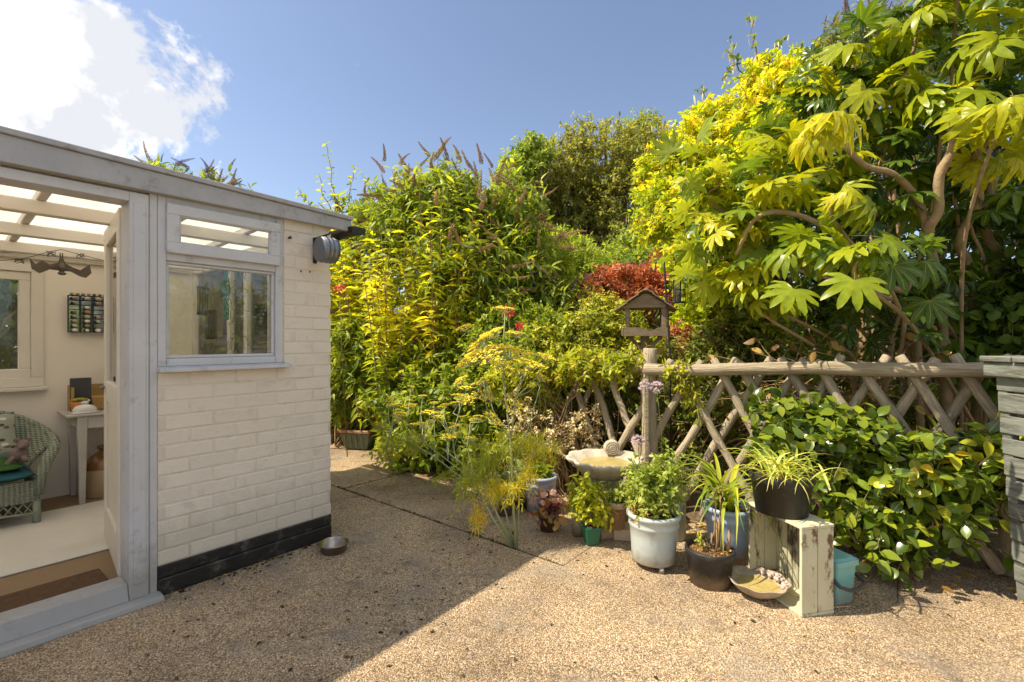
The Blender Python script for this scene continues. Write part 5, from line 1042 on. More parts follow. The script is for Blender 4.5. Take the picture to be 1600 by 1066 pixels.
r_, pts = bush('bramble_shrub', 'light green shrub with long sprays above the roof corner', 'shrub', gnd(535, 6.8), [PB(540, 360, 6.8, 50, 60, .4), PB(575, 400, 6.7, 60, 80, .4), PB(530, 430, 6.7, 40, 70, .4), PB(600, 330, 6.8, 40, 50, .4), PB(560, 480, 6.7, 60, 60, .4)], 460, (.2, .5), 9, Toval, (.05, .09), LM['fresh'], M['drytwig'], 113, limb=(.02, .006), nl=30, up=.7)
rng = np.random.default_rng(5)
for (a, b, n_) in (((525, 330), (512, 226), 13), ((515, 335), (500, 275), 8), ((500, 340), (466, 297), 10), ((545, 330), (552, 262), 9), ((560, 330), (575, 285), 8)):
    A_, B_ = np.array(P(*a, 6.75)), np.array(P(*b, 6.75)); p = (A_[None] * (1 - np.linspace(0, 1, n_)[:, None]) + B_[None] * np.linspace(0, 1, n_)[:, None] + rng.normal(size=(n_, 3)) * .012)[None]
    pos, dd, nn_, ss, sid = leaves_on(rng, p, 2, 65, (.07, .1), 2, -.2, 1, .4, False); link('spray', leaves_mesh('spray', Toval, pos, dd, nn_, ss, rng.uniform(.4, 1, len(pos)), LM['fresh'], tuple(r_.location)), None, r_); link('spray_stem', tubes_mesh('spray_stem', p, .007, .003, M['drytwig'], tuple(r_.location), 4), None, r_)
tp, dd = top_tips(pts, lambda p: 260 < pix(p)[1] < 420, 26, 7); add_spikes(r_, tp, dd, (.16, .34), SPK, 8, .2)
bush('leafy_shrub', 'dark green leafy shrub low behind the planter trough', 'shrub', gnd(575, 5.9), [PB(545, 600, 5.9, 50, 60, .3), PB(600, 590, 5.7, 60, 60, .4), PB(560, 540, 5.9, 60, 50, .4), PB(650, 600, 5.5, 60, 60, .4), PB(690, 560, 5.6, 60, 60, .4)], 620, (.2, .45), 8, Tlance, (.09, .15), LM['bud'], M['drytwig'], 114, limb=(.012, .005), nl=70, lspread=.35, grav=-.25)
bush('leafy_shrub', 'low dark green foliage spilling on the patio edge behind fennel', 'shrub', gnd(680, 4.75), [PB(640, 690, 4.85, 50, 34, .3), PB(690, 680, 4.7, 60, 40, .3), PB(740, 690, 4.6, 50, 40, .3), PB(660, 630, 5.0, 70, 50, .35), PB(740, 620, 4.9, 70, 70, .35), PB(800, 620, 4.8, 60, 70, .3)], 620, (.14, .35), 7, Toval, (.055, .1), LM['bud'], M['twig'], 115, limb=(.008, .004), nl=50, lspread=.3)
bush('green_shrub', 'fresh green bushy shrub behind the fennel heads', 'shrub', gnd(800, 4.7), [PB(800, 560, 4.7, 60, 50, .35), PB(840, 600, 4.6, 50, 50, .3), PB(760, 560, 4.9, 50, 60, .35), PB(850, 520, 5.0, 60, 50, .35), PB(790, 500, 5.2, 60, 50, .3)], 900, (.12, .3), 8, Toval, (.035, .065), LM['fresh'], M['twig'], 116, limb=(.01, .004), nl=40)
r_, pts = bush('buddleia', 'buddleia tips showing above the roof of the garden room', 'buddleia', gnd(310, 6.6), [PB(265, 275, 6.6, 26, 26, .4), PB(310, 285, 6.6, 30, 22, .4), PB(370, 310, 6.6, 30, 26, .4), PB(300, 340, 6.6, 70, 50, .5)], 170, (.25, .5), 8, Tlance, (.09, .15), LM['bud'], M['twig'], 117, spiral=False, up=.9, limb=(.02, .008), nl=20)
tp, dd = top_tips(pts, lambda p: pix(p)[1] < 300, 20, 3); add_spikes(r_, tp, dd, (.14, .28), SPK, 9, .25)
tp, dd = top_tips(pts, lambda p: pix(p)[1] < 300, 5, 4); add_spikes(r_, tp, dd, (.16, .24), SPL, 10, -.3)

# ------------------------------------------------------------------ laburnum with yellowing leaves and hanging pods
lbl = [PB(1060, 300, 5.3, 60, 60, .5), PB(1120, 230, 5.3, 75, 70, .5), PB(1190, 180, 5.2, 70, 60, .5), PB(1040, 250, 5.5, 40, 50, .4), PB(1150, 300, 5.1, 80, 80, .5), PB(1080, 360, 5.1, 50, 40, .4), PB(1230, 130, 5.2, 60, 50, .5), PB(1280, 100, 5.1, 50, 40, .4), PB(1190, 120, 5.4, 40, 40, .3), PB(1240, 230, 5.0, 70, 80, .4), PB(1110, 180, 5.4, 40, 30, .3), PB(1130, 400, 4.9, 60, 60, .4), PB(1110, 470, 4.8, 50, 40, .35), PB(1040, 330, 5.2, 50, 50, .4), PB(1180, 480, 4.6, 60, 50, .35), PB(1140, 290, 4.1, 70, 60, .3), PB(1210, 210, 4.0, 70, 60, .3), PB(1090, 390, 4.3, 50, 60, .25), PB(1280, 150, 3.9, 60, 50, .3)]
r_, pts = bush('laburnum_tree', 'yellowing laburnum tree with hanging seed pods', 'tree', gnd(1180, 5.4), lbl, 2800, (.18, .45), 9, Toval, (.04, .075), LM['lab'], M['bark'], 118, per=3, up=.35, droop=.45, limb=(.035, .008), nl=50, crange=lambda p: .1 * np.clip((p[:, 2] - 2.8) / 1.2, -2.5, 1))
rng = np.random.default_rng(9); A = []
for (a, b) in (((1185, 110), (1172, 22)), ((1160, 120), (1140, 66)), ((1200, 100), (1222, 56)), ((1110, 190), (1095, 130)), ((1060, 250), (1028, 190)), ((1130, 130), (1150, 90)), ((1240, 100), (1255, 70))):
    A_, B_ = np.array(P(*a, 5.3)), np.array(P(*b, 5.3)); t = np.linspace(0, 1, 10)[:, None]; p = (A_ * (1 - t) + B_ * t + rng.normal(size=(10, 3)) * .02)[None]; A.append(p)
    pos, dd, nn_, ss, sid = leaves_on(rng, p, 3, 60, (.04, .07), 3, -.2, 1, .5); link('spray', leaves_mesh('spray', Toval, pos, dd, nn_, ss, rng.uniform(0, .6, len(pos)), LM['fresh'], tuple(r_.location)), None, r_)
link('spray_stem', tubes_mesh('spray_stem', np.concatenate(A), .008, .003, M['bark'], tuple(r_.location), 4), None, r_)
n = 330; ii = rng.integers(0, len(pts), n); pp = np.concatenate([pts[ii, -2], np.concatenate([np.repeat(a[:, 4:], 1, 1).reshape(-1, 3) for a in A])])
ps = np.repeat(pp, 2, 0) + rng.normal(size=(2 * len(pp), 3)) * .03; m_ = len(ps)
so_ = link('seed_pods', leaves_mesh('seed_pods', leaf_tmpl(.13, .02, .1, (.3, 1, .9, .3)), ps, np.tile([0, 0, -1.], (m_, 1)) + rng.normal(size=(m_, 3)) * .12, rng.normal(size=(m_, 3)), rng.uniform(.06, .14, m_), rng.uniform(.3, 1, m_), LM['white'], tuple(r_.location)), None, r_); so_['kind'] = 'stuff'
r_, pts = bush('buddleia', 'lilac buddleia at the top edge above the fatsia', 'buddleia', gnd(1370, 4.6), [PB(1360, 40, 4.6, 60, 40, .3), PB(1430, 20, 4.6, 60, 40, .3), PB(1310, 60, 4.7, 30, 30, .25), PB(1400, 90, 4.7, 80, 60, .4)], 150, (.2, .45), 8, Tlance, (.07, .12), LM['grey'], M['drytwig'], 119, spiral=False, up=.8, limb=(.025, .008), nl=20)
tp, dd = top_tips(pts, lambda p: pix(p)[1] < 60, 30, 3); add_spikes(r_, tp[:18], dd[:18], (.14, .25), SPK, 11, .2); add_spikes(r_, tp[18:], dd[18:], (.1, .2), SPL, 12, .1)

# ------------------------------------------------------------------ fatsia: big palmate leaves in rosettes on pale stems
def fatsia_mesh(seed, droop, wilt, curl=.0, petiole=.75):
    rg = random.Random(seed); V = []; T = []; vn = []
    def v(x, y, z, s): V.append((x, y, z)); vn.append(s); return len(V) - 1
    nl = rg.choice([7, 8, 9]); C = v(0, 0, .0, 1); span = R(248); prevS = None; first = None
    def hz(r, a): return -droop * r * r + wilt * .05 * math.sin(a * 5 + r * 9) - curl * (math.sin(a) ** 2) * r
    for i in range(nl + 1):
        a = -span / 2 + span * i / nl
        rs = (.30 + .06 * rg.random()) * (1 if 0 < i < nl else .55); S = v(rs * math.cos(a), rs * math.sin(a), hz(rs, a) + .035, .0)
        if prevS is not None:
            am = a - span / nl / 2 + rg.gauss(0, .03); Ln = (.74 + .26 * math.cos(am * .72)) * rg.uniform(.93, 1.05); w = .138 * Ln * rg.uniform(.9, 1.1); dx, dy = math.cos(am), math.sin(am)
            def pt(r, o, s, dz=0): return v(r * dx - o * dy, r * dy + o * dx, hz(r, am) + dz + rg.gauss(0, .012 + wilt * .03), s)
            M1 = pt(.32 * Ln, 0, 1); M2 = pt(.55 * Ln, 0, 1); M3 = pt(.78 * Ln, 0, 1); E = pt(Ln, 0, .3, -.03 - wilt * .15)
            WL = pt(.52 * Ln, -w, 0, .03); WR = pt(.52 * Ln, w, 0, .03); XL = pt(.76 * Ln, -w * .92, 0, .015); XR = pt(.76 * Ln, w * .92 * rg.uniform(.8, 1.15), 0, .015); YL = pt(.92 * Ln, -w * .55, 0, -.01); YR = pt(.92 * Ln, w * .55, 0, -.01)
            T += [(C, prevS, M1), (C, M1, S), (prevS, WL, M1), (WL, M2, M1), (S, M1, WR), (WR, M1, M2), (WL, XL, M2), (XL, M3, M2), (WR, M2, XR), (XR, M2, M3), (XL, YL, M3), (YL, E, M3), (XR, M3, YR), (YR, M3, E)]
        prevS = S
    n0 = len(V); K = 5                                                                      # stalk
    for k in range(K):
        t = k / (K - 1); x, z = -petiole * t, -.01 - .10 * t - .18 * t * t
        for j in range(3): a = 2.094 * j; v(x, .013 * math.cos(a), z + .013 * math.sin(a), 1)
    for k in range(K - 1):
        for j in range(3): a, b = n0 + k * 3 + j, n0 + k * 3 + (j + 1) % 3; T += [(a, b, b + 3), (a, b + 3, a + 3)]
    V = np.array(V); return V, np.array(T), np.array(vn)
FATM = leafmat('fatsia_leaf', None, .38, .33, .35, 'obj', vein=(.33, .36, .045), mottle=5)
def fmeshes(n, seed, droop, wilt, curl=0, pet=.75):
    out = []
    for i in range(n):
        V, T, vn = fatsia_mesh(seed + i, droop, wilt, curl, pet); out.append(fast_mesh('leaf', V, T, {'vein': vn}, FATM))
    return out
FM = fmeshes(7, 10, .22, .2) + fmeshes(4, 50, .5, .5, .25); FW = fmeshes(7, 30, .75, 1.0, .55)
fb = gnd(1490, 3.6); fa = empty('fatsia_shrub', fb, 'large fatsia with glossy hand-shaped leaves overhanging the fence', 'shrub')
ros = [ # u, v, y, leaves, size, wilted, tone with sun and shade put in (0 deep green .. 1 yellow)
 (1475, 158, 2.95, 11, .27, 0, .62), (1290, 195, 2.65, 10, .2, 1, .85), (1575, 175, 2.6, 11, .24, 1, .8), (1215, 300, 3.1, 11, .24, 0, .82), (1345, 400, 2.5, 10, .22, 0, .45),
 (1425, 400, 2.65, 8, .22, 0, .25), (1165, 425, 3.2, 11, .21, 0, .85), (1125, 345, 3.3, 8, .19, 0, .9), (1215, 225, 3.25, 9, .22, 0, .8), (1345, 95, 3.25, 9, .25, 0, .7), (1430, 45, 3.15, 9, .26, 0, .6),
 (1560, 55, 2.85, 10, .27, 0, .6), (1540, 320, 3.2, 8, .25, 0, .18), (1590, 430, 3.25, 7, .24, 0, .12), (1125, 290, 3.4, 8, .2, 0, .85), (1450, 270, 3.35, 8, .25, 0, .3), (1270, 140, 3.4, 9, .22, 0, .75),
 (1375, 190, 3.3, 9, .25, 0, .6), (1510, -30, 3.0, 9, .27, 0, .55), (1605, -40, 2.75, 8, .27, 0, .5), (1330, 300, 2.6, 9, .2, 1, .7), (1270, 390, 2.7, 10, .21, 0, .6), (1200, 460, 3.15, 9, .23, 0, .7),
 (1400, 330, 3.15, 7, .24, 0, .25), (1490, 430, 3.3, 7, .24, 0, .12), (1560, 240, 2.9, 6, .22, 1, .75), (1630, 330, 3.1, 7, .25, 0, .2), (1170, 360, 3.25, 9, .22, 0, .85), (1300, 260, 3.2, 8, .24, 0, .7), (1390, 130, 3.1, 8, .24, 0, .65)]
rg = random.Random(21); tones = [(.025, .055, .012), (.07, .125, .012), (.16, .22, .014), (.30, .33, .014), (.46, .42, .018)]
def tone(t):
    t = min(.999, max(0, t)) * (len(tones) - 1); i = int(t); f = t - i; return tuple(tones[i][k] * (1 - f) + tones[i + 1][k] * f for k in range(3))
centers = []
for (u, v, y, nl, size, wilt, tn) in ros:
    c = P(u, v, y); centers.append(c); nl = int(nl * 1.0)
    for i in range(nl):
        az = 2 * math.pi * (i + rg.uniform(-.3, .3)) / nl; el = rg.uniform(-.55, .85) if not wilt else rg.uniform(-.7, .5); s = size * rg.uniform(.42, .8)
        d = Vector((math.cos(az) * math.cos(el), math.sin(az) * math.cos(el), math.sin(el))); me = rg.choice(FW if wilt else FM)
        pl_ = s * .75; lp = c + d * pl_ * 1.0
        dr = rg.uniform(.0, 1.1) if not wilt else rg.uniform(.3, 2.0); ld = Vector((d.x, d.y, d.z - dr)).normalized(); nr = Vector((0, 0, 1)) + Vector((rg.gauss(0, .36), rg.gauss(0, .36) - (.4 if u > 1275 else -.05), 0)) * (1.8 if wilt else 1) + d * .2
        nr = (nr - ld * nr.dot(ld)).normalized(); yv = nr.cross(ld); m3 = Matrix((ld, yv, nr)).transposed()
        o = link('leaf', me, None, fa); o.matrix_local = Matrix.LocRotScale(lp - Vector(fb), m3.to_quaternion(), Vector((s, s, s)))
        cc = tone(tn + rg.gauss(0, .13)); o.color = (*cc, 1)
# big leaves low over the fence, left pair toned sunlit, right pair darker
for (u, v, y, s, ro) in ((1335, 438, 2.3, .175, -2.0), (1240, 452, 2.45, .165, -2.35), (1395, 415, 2.45, .17, -1.2), (1452, 470, 2.7, .17, -1.6)):
    c = P(u, v, y); ld = Vector((math.cos(ro), -.45, math.sin(ro) * .75)).normalized(); nr = Vector((-.25, -.75, .65)); nr = (nr - ld * nr.dot(ld)).normalized(); m3 = Matrix((ld, nr.cross(ld), nr)).transposed()
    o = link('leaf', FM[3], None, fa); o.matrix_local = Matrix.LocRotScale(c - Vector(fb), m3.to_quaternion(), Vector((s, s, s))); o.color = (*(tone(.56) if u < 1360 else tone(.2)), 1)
def path(pts, r0, r1, name='branch', sub=4, seed=0):
    rgp = random.Random(seed); q = []
    for i in range(len(pts) - 1):
        p0, p1, p2, p3 = pts[max(i - 1, 0)], pts[i], pts[i + 1], pts[min(i + 2, len(pts) - 1)]
        for k in range(sub):
            t = k / sub; q.append(.5 * ((2 * p1) + (p2 - p0) * t + (2 * p0 - 5 * p1 + 4 * p2 - p3) * t * t + (3 * p1 - p0 - 3 * p2 + p3) * t ** 3))
    q.append(pts[-1]); n = len(q); return MB(fb).tube(q, [(r0 + (r1 - r0) * i / (n - 1)) * (1 + rgp.gauss(0, .07)) for i in range(n)], 9).build(name, M['palebark'], fa)
path([Vector(gnd(1490, 3.6)), P(1470, 480, 3.4), P(1450, 370, 3.1), P(1466, 330, 3.0), P(1468, 275, 2.95), P(1490, 225, 2.9), P(1475, 165, 2.95)], .038, .02, 'trunk', seed=1)
path([P(1452, 365, 3.1), P(1432, 310, 3.05), P(1395, 272, 3.0), P(1350, 258, 2.98), P(1300, 205, 2.95)], .026, .016, seed=2)
path([Vector(gnd(1530, 3.65)), P(1520, 460, 3.5), P(1500, 380, 3.3), P(1530, 310, 3.15), P(1522, 250, 3.0), P(1575, 185, 2.65)], .035, .018, 'trunk', seed=3)
path([Vector(gnd(1440, 3.6)), P(1430, 500, 3.45), P(1380, 440, 3.2), P(1280, 350, 3.1), P(1190, 335, 3.1), P(1150, 400, 3.18)], .028, .012, 'trunk', seed=4)
path([P(1400, 470, 3.25), P(1310, 440, 3.1), P(1230, 420, 3.1), P(1170, 430, 3.2)], .016, .009, seed=5)
path([Vector(gnd(1560, 3.7)), P(1575, 450, 3.5), P(1540, 360, 3.4), P(1556, 240, 3.3), P(1520, 150, 3.2), P(1550, 60, 3.0)], .035, .018, 'trunk', seed=6)
k = 0
for c in centers:
    if k % 2 == 0:
        b = Vector(gnd(1440 + 30 * (k % 5), 3.55 + .05 * (k % 3))); m1 = b.lerp(c, .3) + Vector((rg.gauss(.05, .12), .12, .15)); m2 = b.lerp(c, .65) + Vector((rg.gauss(.05, .12), .1, rg.gauss(.15, .1))); path([b + Vector((0, 0, .3)), m1, m2, c + Vector((rg.gauss(0, .05), .06, -.12)), c], .015, .008, seed=k + 10)
    k += 1
rng = np.random.default_rng(31); rc = np.array([P(u, v, y) for (u, v, y) in ((1480, 500, 3.6), (1400, 470, 3.5), (1560, 370, 3.5), (1500, 340, 3.6), (1600, 300, 3.4), (1420, 240, 3.6), (1530, 120, 3.5), (1330, 160, 3.7), (1300, 330, 3.5), (1400, 60, 3.6), (1590, 0, 3.3), (1240, 380, 3.6), (1340, 490, 3.3), (1230, 180, 3.6), (1180, 300, 3.7))])
rc = np.concatenate([rc, np.array([P(u, v, y) for (u, v, y) in ((1160, 330, 3.4), (1250, 260, 3.3), (1310, 130, 3.4), (1450, 100, 3.3), (1500, 210, 3.3), (1130, 400, 3.4), (1210, 400, 3.3), (1380, 260, 3.3), (1560, 130, 3.1), (1100, 320, 3.5))])]); NF = 24 * len(rc)
c_ = np.repeat(rc, 24, 0) + rng.normal(size=(NF, 3)) * np.array([.16, .1, .14]); d_ = nrm(rng.normal(size=(NF, 3)) + np.array([0, -.4, .2])); V_, T_, vn_ = fatsia_mesh(77, .25, .2)
o = link('inner_foliage', leaves_mesh('inner_foliage', (V_, T_, vn_), c_ + d_ * .15, d_ + np.array([0, 0, -.4]), np.stack([np.zeros(NF), np.where(c_[:, 0] > 1.9, -.4, .05), np.ones(NF)], 1) + rng.normal(size=(NF, 3)) * .4, rng.uniform(.08, .18, NF), np.clip(rng.uniform(0, .6, NF) + np.clip((1.9 - c_[:, 0]) * .6, -.2, .5), 0, 1), leafmat('fatsia_inner', [(0, (.03, .065, .012)), (.4, (.10, .17, .02)), (.7, (.28, .33, .03)), (1, (.48, .46, .04))], .4, .28, .5, vein=(.3, .34, .08)), fb), None, fa); o['kind'] = 'stuff'  # leaf tone lightens to the left, sunlight put into the colour
rng = np.random.default_rng(30)                                                            # dead twigs at its foot
st = np.stack([rng.uniform(1.9, 2.9, 90), rng.uniform(3.3, 3.8, 90), rng.uniform(.75, 1.15, 90)], 1); pts = shoots(rng, st, nrm(rng.normal(size=(90, 3)) * np.array([1, .4, .5]) + np.array([-.5, -.1, .2])), rng.uniform(.25, .7, 90), 7, .1, .25)
link('dead_twigs', tubes_mesh('dead_twigs', pts, .007, .002, M['drytwig'], fb, 5), None, fa)
pos, dd, nn_, ss, sid = leaves_on(rng, pts[:50], 1, 60, (.05, .12), 4, -.6, .3, .8); link('dead_leaves', leaves_mesh('dead_leaves', Toval, pos, dd, nn_, ss, rng.uniform(0, .8, len(pos)), LM['dry'], fb), None, fa)
# climber in the dark corner right of the fatsia stems
bush('climber', 'dark heart-leaved climber in the shade above the slatted bin', 'climber', gnd(1600, 3.35), [PB(1580, 480, 3.3, 40, 70, .2), PB(1620, 420, 3.2, 50, 90, .25), PB(1560, 560, 3.35, 60, 40, .2)], 120, (.15, .35), 6, Tround, (.06, .1), LM['dark'], M['twig'], 121, limb=(.008, .004), nl=16)

# ------------------------------------------------------------------ camellia in front of the fence
rng = np.random.default_rng(50); cbse = gnd(1400, 2.85); cam_ = empty('camellia_bush', cbse, 'glossy camellia bush growing through the fence behind the crate', 'shrub')
cb_ = [PB(1440, 740, 2.62, 100, 70, .2), PB(1330, 690, 2.75, 90, 60, .2), PB(1250, 670, 2.9, 60, 50, .18), PB(1530, 730, 2.6, 60, 60, .18), PB(1390, 820, 2.6, 70, 50, .16), PB(1330, 790, 2.68, 50, 60, .15), PB(1210, 640, 3.0, 40, 40, .15), PB(1480, 800, 2.6, 60, 50, .16), PB(1560, 690, 2.5, 40, 40, .12), PB(1225, 625, 3.0, 44, 34, .12), PB(1300, 650, 2.85, 60, 36, .12), PB(1380, 700, 2.7, 70, 50, .15), PB(1200, 690, 2.95, 36, 40, .12)]
st, d, Ls, kk = blob_shoots(rng, cb_, 430, (.12, .26), .45, .4, .5); d[:, 1] -= .35; d = nrm(d); pts = shoots(rng, st, d, Ls, 7, .2, .15)
pos, dd, nn_, ss, sid = leaves_on(rng, pts, 1, 62, (.062, .1), 1, -.12, 1.0, .45); nn_[:, 1] -= .45
CT = [leaf_tmpl(w_, f_, c_, (0, .72, 1, .92, .6, 0)) for w_, f_, c_ in ((.6, .14, .18), (.64, .10, .1), (.56, .16, .28), (.62, .2, .12))]
CAMM = leafmat('camellia_leaf', None, .28, .2, .62, 'obj', vein=(.36, .40, .10))
CMe = []
for c in CT: CMe.append(fast_mesh('leaf', c[0], c[1], {'vein': c[2]}, CAMM))
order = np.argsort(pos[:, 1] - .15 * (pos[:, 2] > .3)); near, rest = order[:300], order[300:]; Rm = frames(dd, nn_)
for i in near:
    o = link('leaf', CMe[rg.randrange(4)], None, cam_); o.matrix_local = Matrix.LocRotScale(Vector(pos[i]) - Vector(cbse), Matrix(Rm[i].tolist()).to_quaternion(), Vector((ss[i],) * 3)); c0 = rg.choice([(.10, .16, .018), (.16, .23, .022), (.26, .32, .028), (.06, .10, .012), (.36, .38, .032)]); o.color = (*c0, 1)
    if rg.random() < .025: o.color = (.55, .36, .03, 1)
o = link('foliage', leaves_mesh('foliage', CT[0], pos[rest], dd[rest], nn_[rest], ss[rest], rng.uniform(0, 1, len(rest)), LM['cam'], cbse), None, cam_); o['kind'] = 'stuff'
link('twigs', tubes_mesh('twigs', pts, .004, .002, M['twig'], cbse, 4), None, cam_); limbs(rng, cbse, st[::5], M['bark'], cbse, .010, .004, parent=cam_, spread=.12)

# ------------------------------------------------------------------ clematis over the left of the fence, seed heads, lilac flowers
bush('clematis', 'bright green clematis scrambling over the left fence rail', 'climber', gnd(900, 4.1), [PB(860, 570, 4.2, 60, 26, .18), PB(920, 565, 3.95, 50, 24, .15), PB(800, 590, 4.3, 50, 36, .2), PB(975, 565, 3.7, 40, 18, .12), PB(840, 620, 4.3, 40, 30, .15), PB(1060, 575, 3.45, 30, 16, .08), PB(830, 690, 4.2, 60, 30, .18), PB(1075, 600, 3.45, 22, 22, .08)], 760, (.1, .26), 7, leaf_tmpl(.4, .06, .2, (0, 1, .7, 0)), (.035, .06), LM['clem'], M['drytwig'], 122, per=3, up=.35, limb=(.006, .003), nl=36, lspread=.3)
r_, pts = bush('seedhead_plant', 'dry white seed-headed plant below the clematis', 'plant', gnd(840, 4.0), [PB(815, 650, 4.05, 36, 50, .15), PB(870, 680, 4.0, 40, 36, .15), PB(920, 660, 3.95, 40, 50, .12)], 85, (.12, .3), 7, Tsmall, (.02, .035), LM['white'], M['drytwig'], 123, per=3, up=.4, limb=(.004, .002), nl=30, lspread=.3)
def lilac(u, v, y, ub, label, seed):
    c = P(u, v, y); b = Vector(((ub - CX) / FPX * y, y, .05)); root = empty('lilac_flower', b, label, 'flower'); rng = np.random.default_rng(seed)
    MB(b).tube([b, b.lerp(c, .6) + Vector((.03, 0, .03)), c], [.004, .0035, .003], 5).build('stem', M['twig'], root); n = 22
    d = nrm(runit(rng, n) + np.array([0, -.2, .25])); e = np.array(c)[None] + d * .034; pos = np.repeat(e, 6, 0); a = rng.uniform(0, 6.28, (n * 6, 3))
    link('petals', leaves_mesh('petals', leaf_tmpl(.4, .05, .2, (.3, 1, .9, 0)), pos, np.repeat(d, 6, 0) * .7 + rng.normal(size=(n * 6, 3)) * .6, rng.normal(size=(n * 6, 3)), np.full(n * 6, .018), rng.uniform(0, 1, n * 6), LM['lilac'], tuple(b)), None, root)
    link('pedicels', tubes_mesh('pedicels', np.stack([np.repeat(np.array(c)[None], n, 0), e], 1), .0015, .001, M['twig'], tuple(b), 3), None, root)
lilac(1008, 605, 3.35, 985, 'lilac flower head in front of the fence post, left one', 1); lilac(1026, 606, 3.36, 1030, 'lilac flower head in front of the fence post, right one', 2); lilac(997, 690, 3.25, 985, 'deeper lilac flower head above the bird bath rim', 3)
# red flowers
for i, (u, v, y, lab) in enumerate(((530, 452, 5.0, 'red flower cluster beside the garden room corner'), (795, 486, 4.4, 'red flower cluster behind the tallest fennel head'), (812, 510, 4.5, 'smaller red flower cluster low behind the fennel heads'))):
    c = P(u, v, y); b = Vector((c.x + .05, y + .1, .05)); root = empty('red_flower', b, lab, 'flower'); rng = np.random.default_rng(i); n = 60 if i < 2 else 34; s = .05 if i < 2 else .035
    MB(b).tube([b, b.lerp(c, .5), c], [.006, .004, .003], 5).build('stem', M['twig'], root); d = runit(rng, n)
    link('petals', leaves_mesh('petals', Tround, np.array(c)[None] + d * s * rng.uniform(.2, 1, (n, 1)), d, rng.normal(size=(n, 3)), np.full(n, .022), rng.uniform(0, 1, n), leafmat('red_petals_%d' % i, [(0, (.38, .015, .03)), (1, (.66, .08, .10))], .3, tgain=(1, 1, 1)), tuple(b)), None, root)

# ------------------------------------------------------------------ fennel
def umbel_meshes(nvar, seed):
    out = []
    for i in range(nvar):
        rg = random.Random(seed + i); mb = MB(); nr = 15
        for k in range(nr):
            a = k * 2.4; r_ = .95 * math.sqrt((k + .5) / nr); p = Vector((r_ * math.cos(a), r_ * math.sin(a), .55 - .2 * r_ * r_ + rg.gauss(0, .04))); mb.tube([(0, 0, 0), p * .6 + Vector((0, 0, -.02)), p], .02, 3, 1, False)
            for q in range(9):
                b = rg.uniform(0, 6.28); rr_ = .2 * math.sqrt(rg.random()); c = p + Vector((rr_ * math.cos(b), rr_ * math.sin(b), .05 + rg.gauss(0, .03))); s = rg.uniform(.05, .085)
                s *= 1.35; mb.add([c + Vector((s, 0, 0)), c + Vector((-s * .5, s * .87, 0)), c + Vector((-s * .5, -s * .87, 0)), c + Vector((0, 0, s * .35)), c - Vector((0, 0, s * .5))], [(0, 1, 3), (1, 2, 3), (2, 0, 3), (1, 0, 4), (2, 1, 4), (0, 2, 4)], 0)
        out.append(mb.mesh('flower_umbel', [M['umbel'], M['fstem']]))
    return out
UM = umbel_meshes(4, 60); UMS = {}
def fennel(label, base, stems, seed, plumes=None):
    rg = random.Random(seed); root = empty('fennel_plant', base, label, 'fennel'); base = Vector(base)
    for (pts_, r0, r1) in stems['stems']: MB(base).tube([Vector(p) for p in pts_], [r0 + (r1 - r0) * i / (len(pts_) - 1) for i in range(len(pts_))], 6).build('stem', M['fstem'], root)
    for (frm, c, s) in stems['umbels']:
        frm, c = Vector(frm), Vector(c); mid = frm.lerp(c, .5) + Vector((rg.gauss(0, .015), 0, -.02)); MB(base).tube([frm, mid, c], [.004, .003, .002], 5).build('stalk', M['fstem'], root)
        s *= 1.35; o = link('flower_umbel', rg.choice(UM), None, root); d = (Vector((rg.gauss(0, .25), rg.gauss(0, .25), 1)) + (c - mid).normalized() * .5).normalized()
        o.matrix_local = Matrix.LocRotScale(c - base, d.to_track_quat('Z', 'Y'), Vector((s, s, s)))
    rng = np.random.default_rng(seed)
    for (blobs, n, L, lo, hi) in plumes:
        st, d, Ls, k_ = blob_shoots(rng, blobs, n, L, .1, .1, .7); p = shoots(rng, st, d, Ls, 9, .35, .3); pos, dd, nn_, ss, sid = leaves_on(rng, p, 3, 50, (.025, .06), 1, -.1, 1, .7)
        link('foliage', leaves_mesh('foliage', leaf_tmpl(.09, 0, .25, (.7, 1, 0)), pos, dd, nn_, ss, rng.uniform(lo, hi, len(pos)), LM['fenn'], tuple(base)), None, root); link('leaf_stalks', tubes_mesh('leaf_stalks', p, .0015, .0008, M['fstem'], tuple(base), 3), None, root)
    return root
fbse = G(806, 855); y0 = fbse.y; S = lambda u, v, dy=0: P(u, v, y0 + dy)
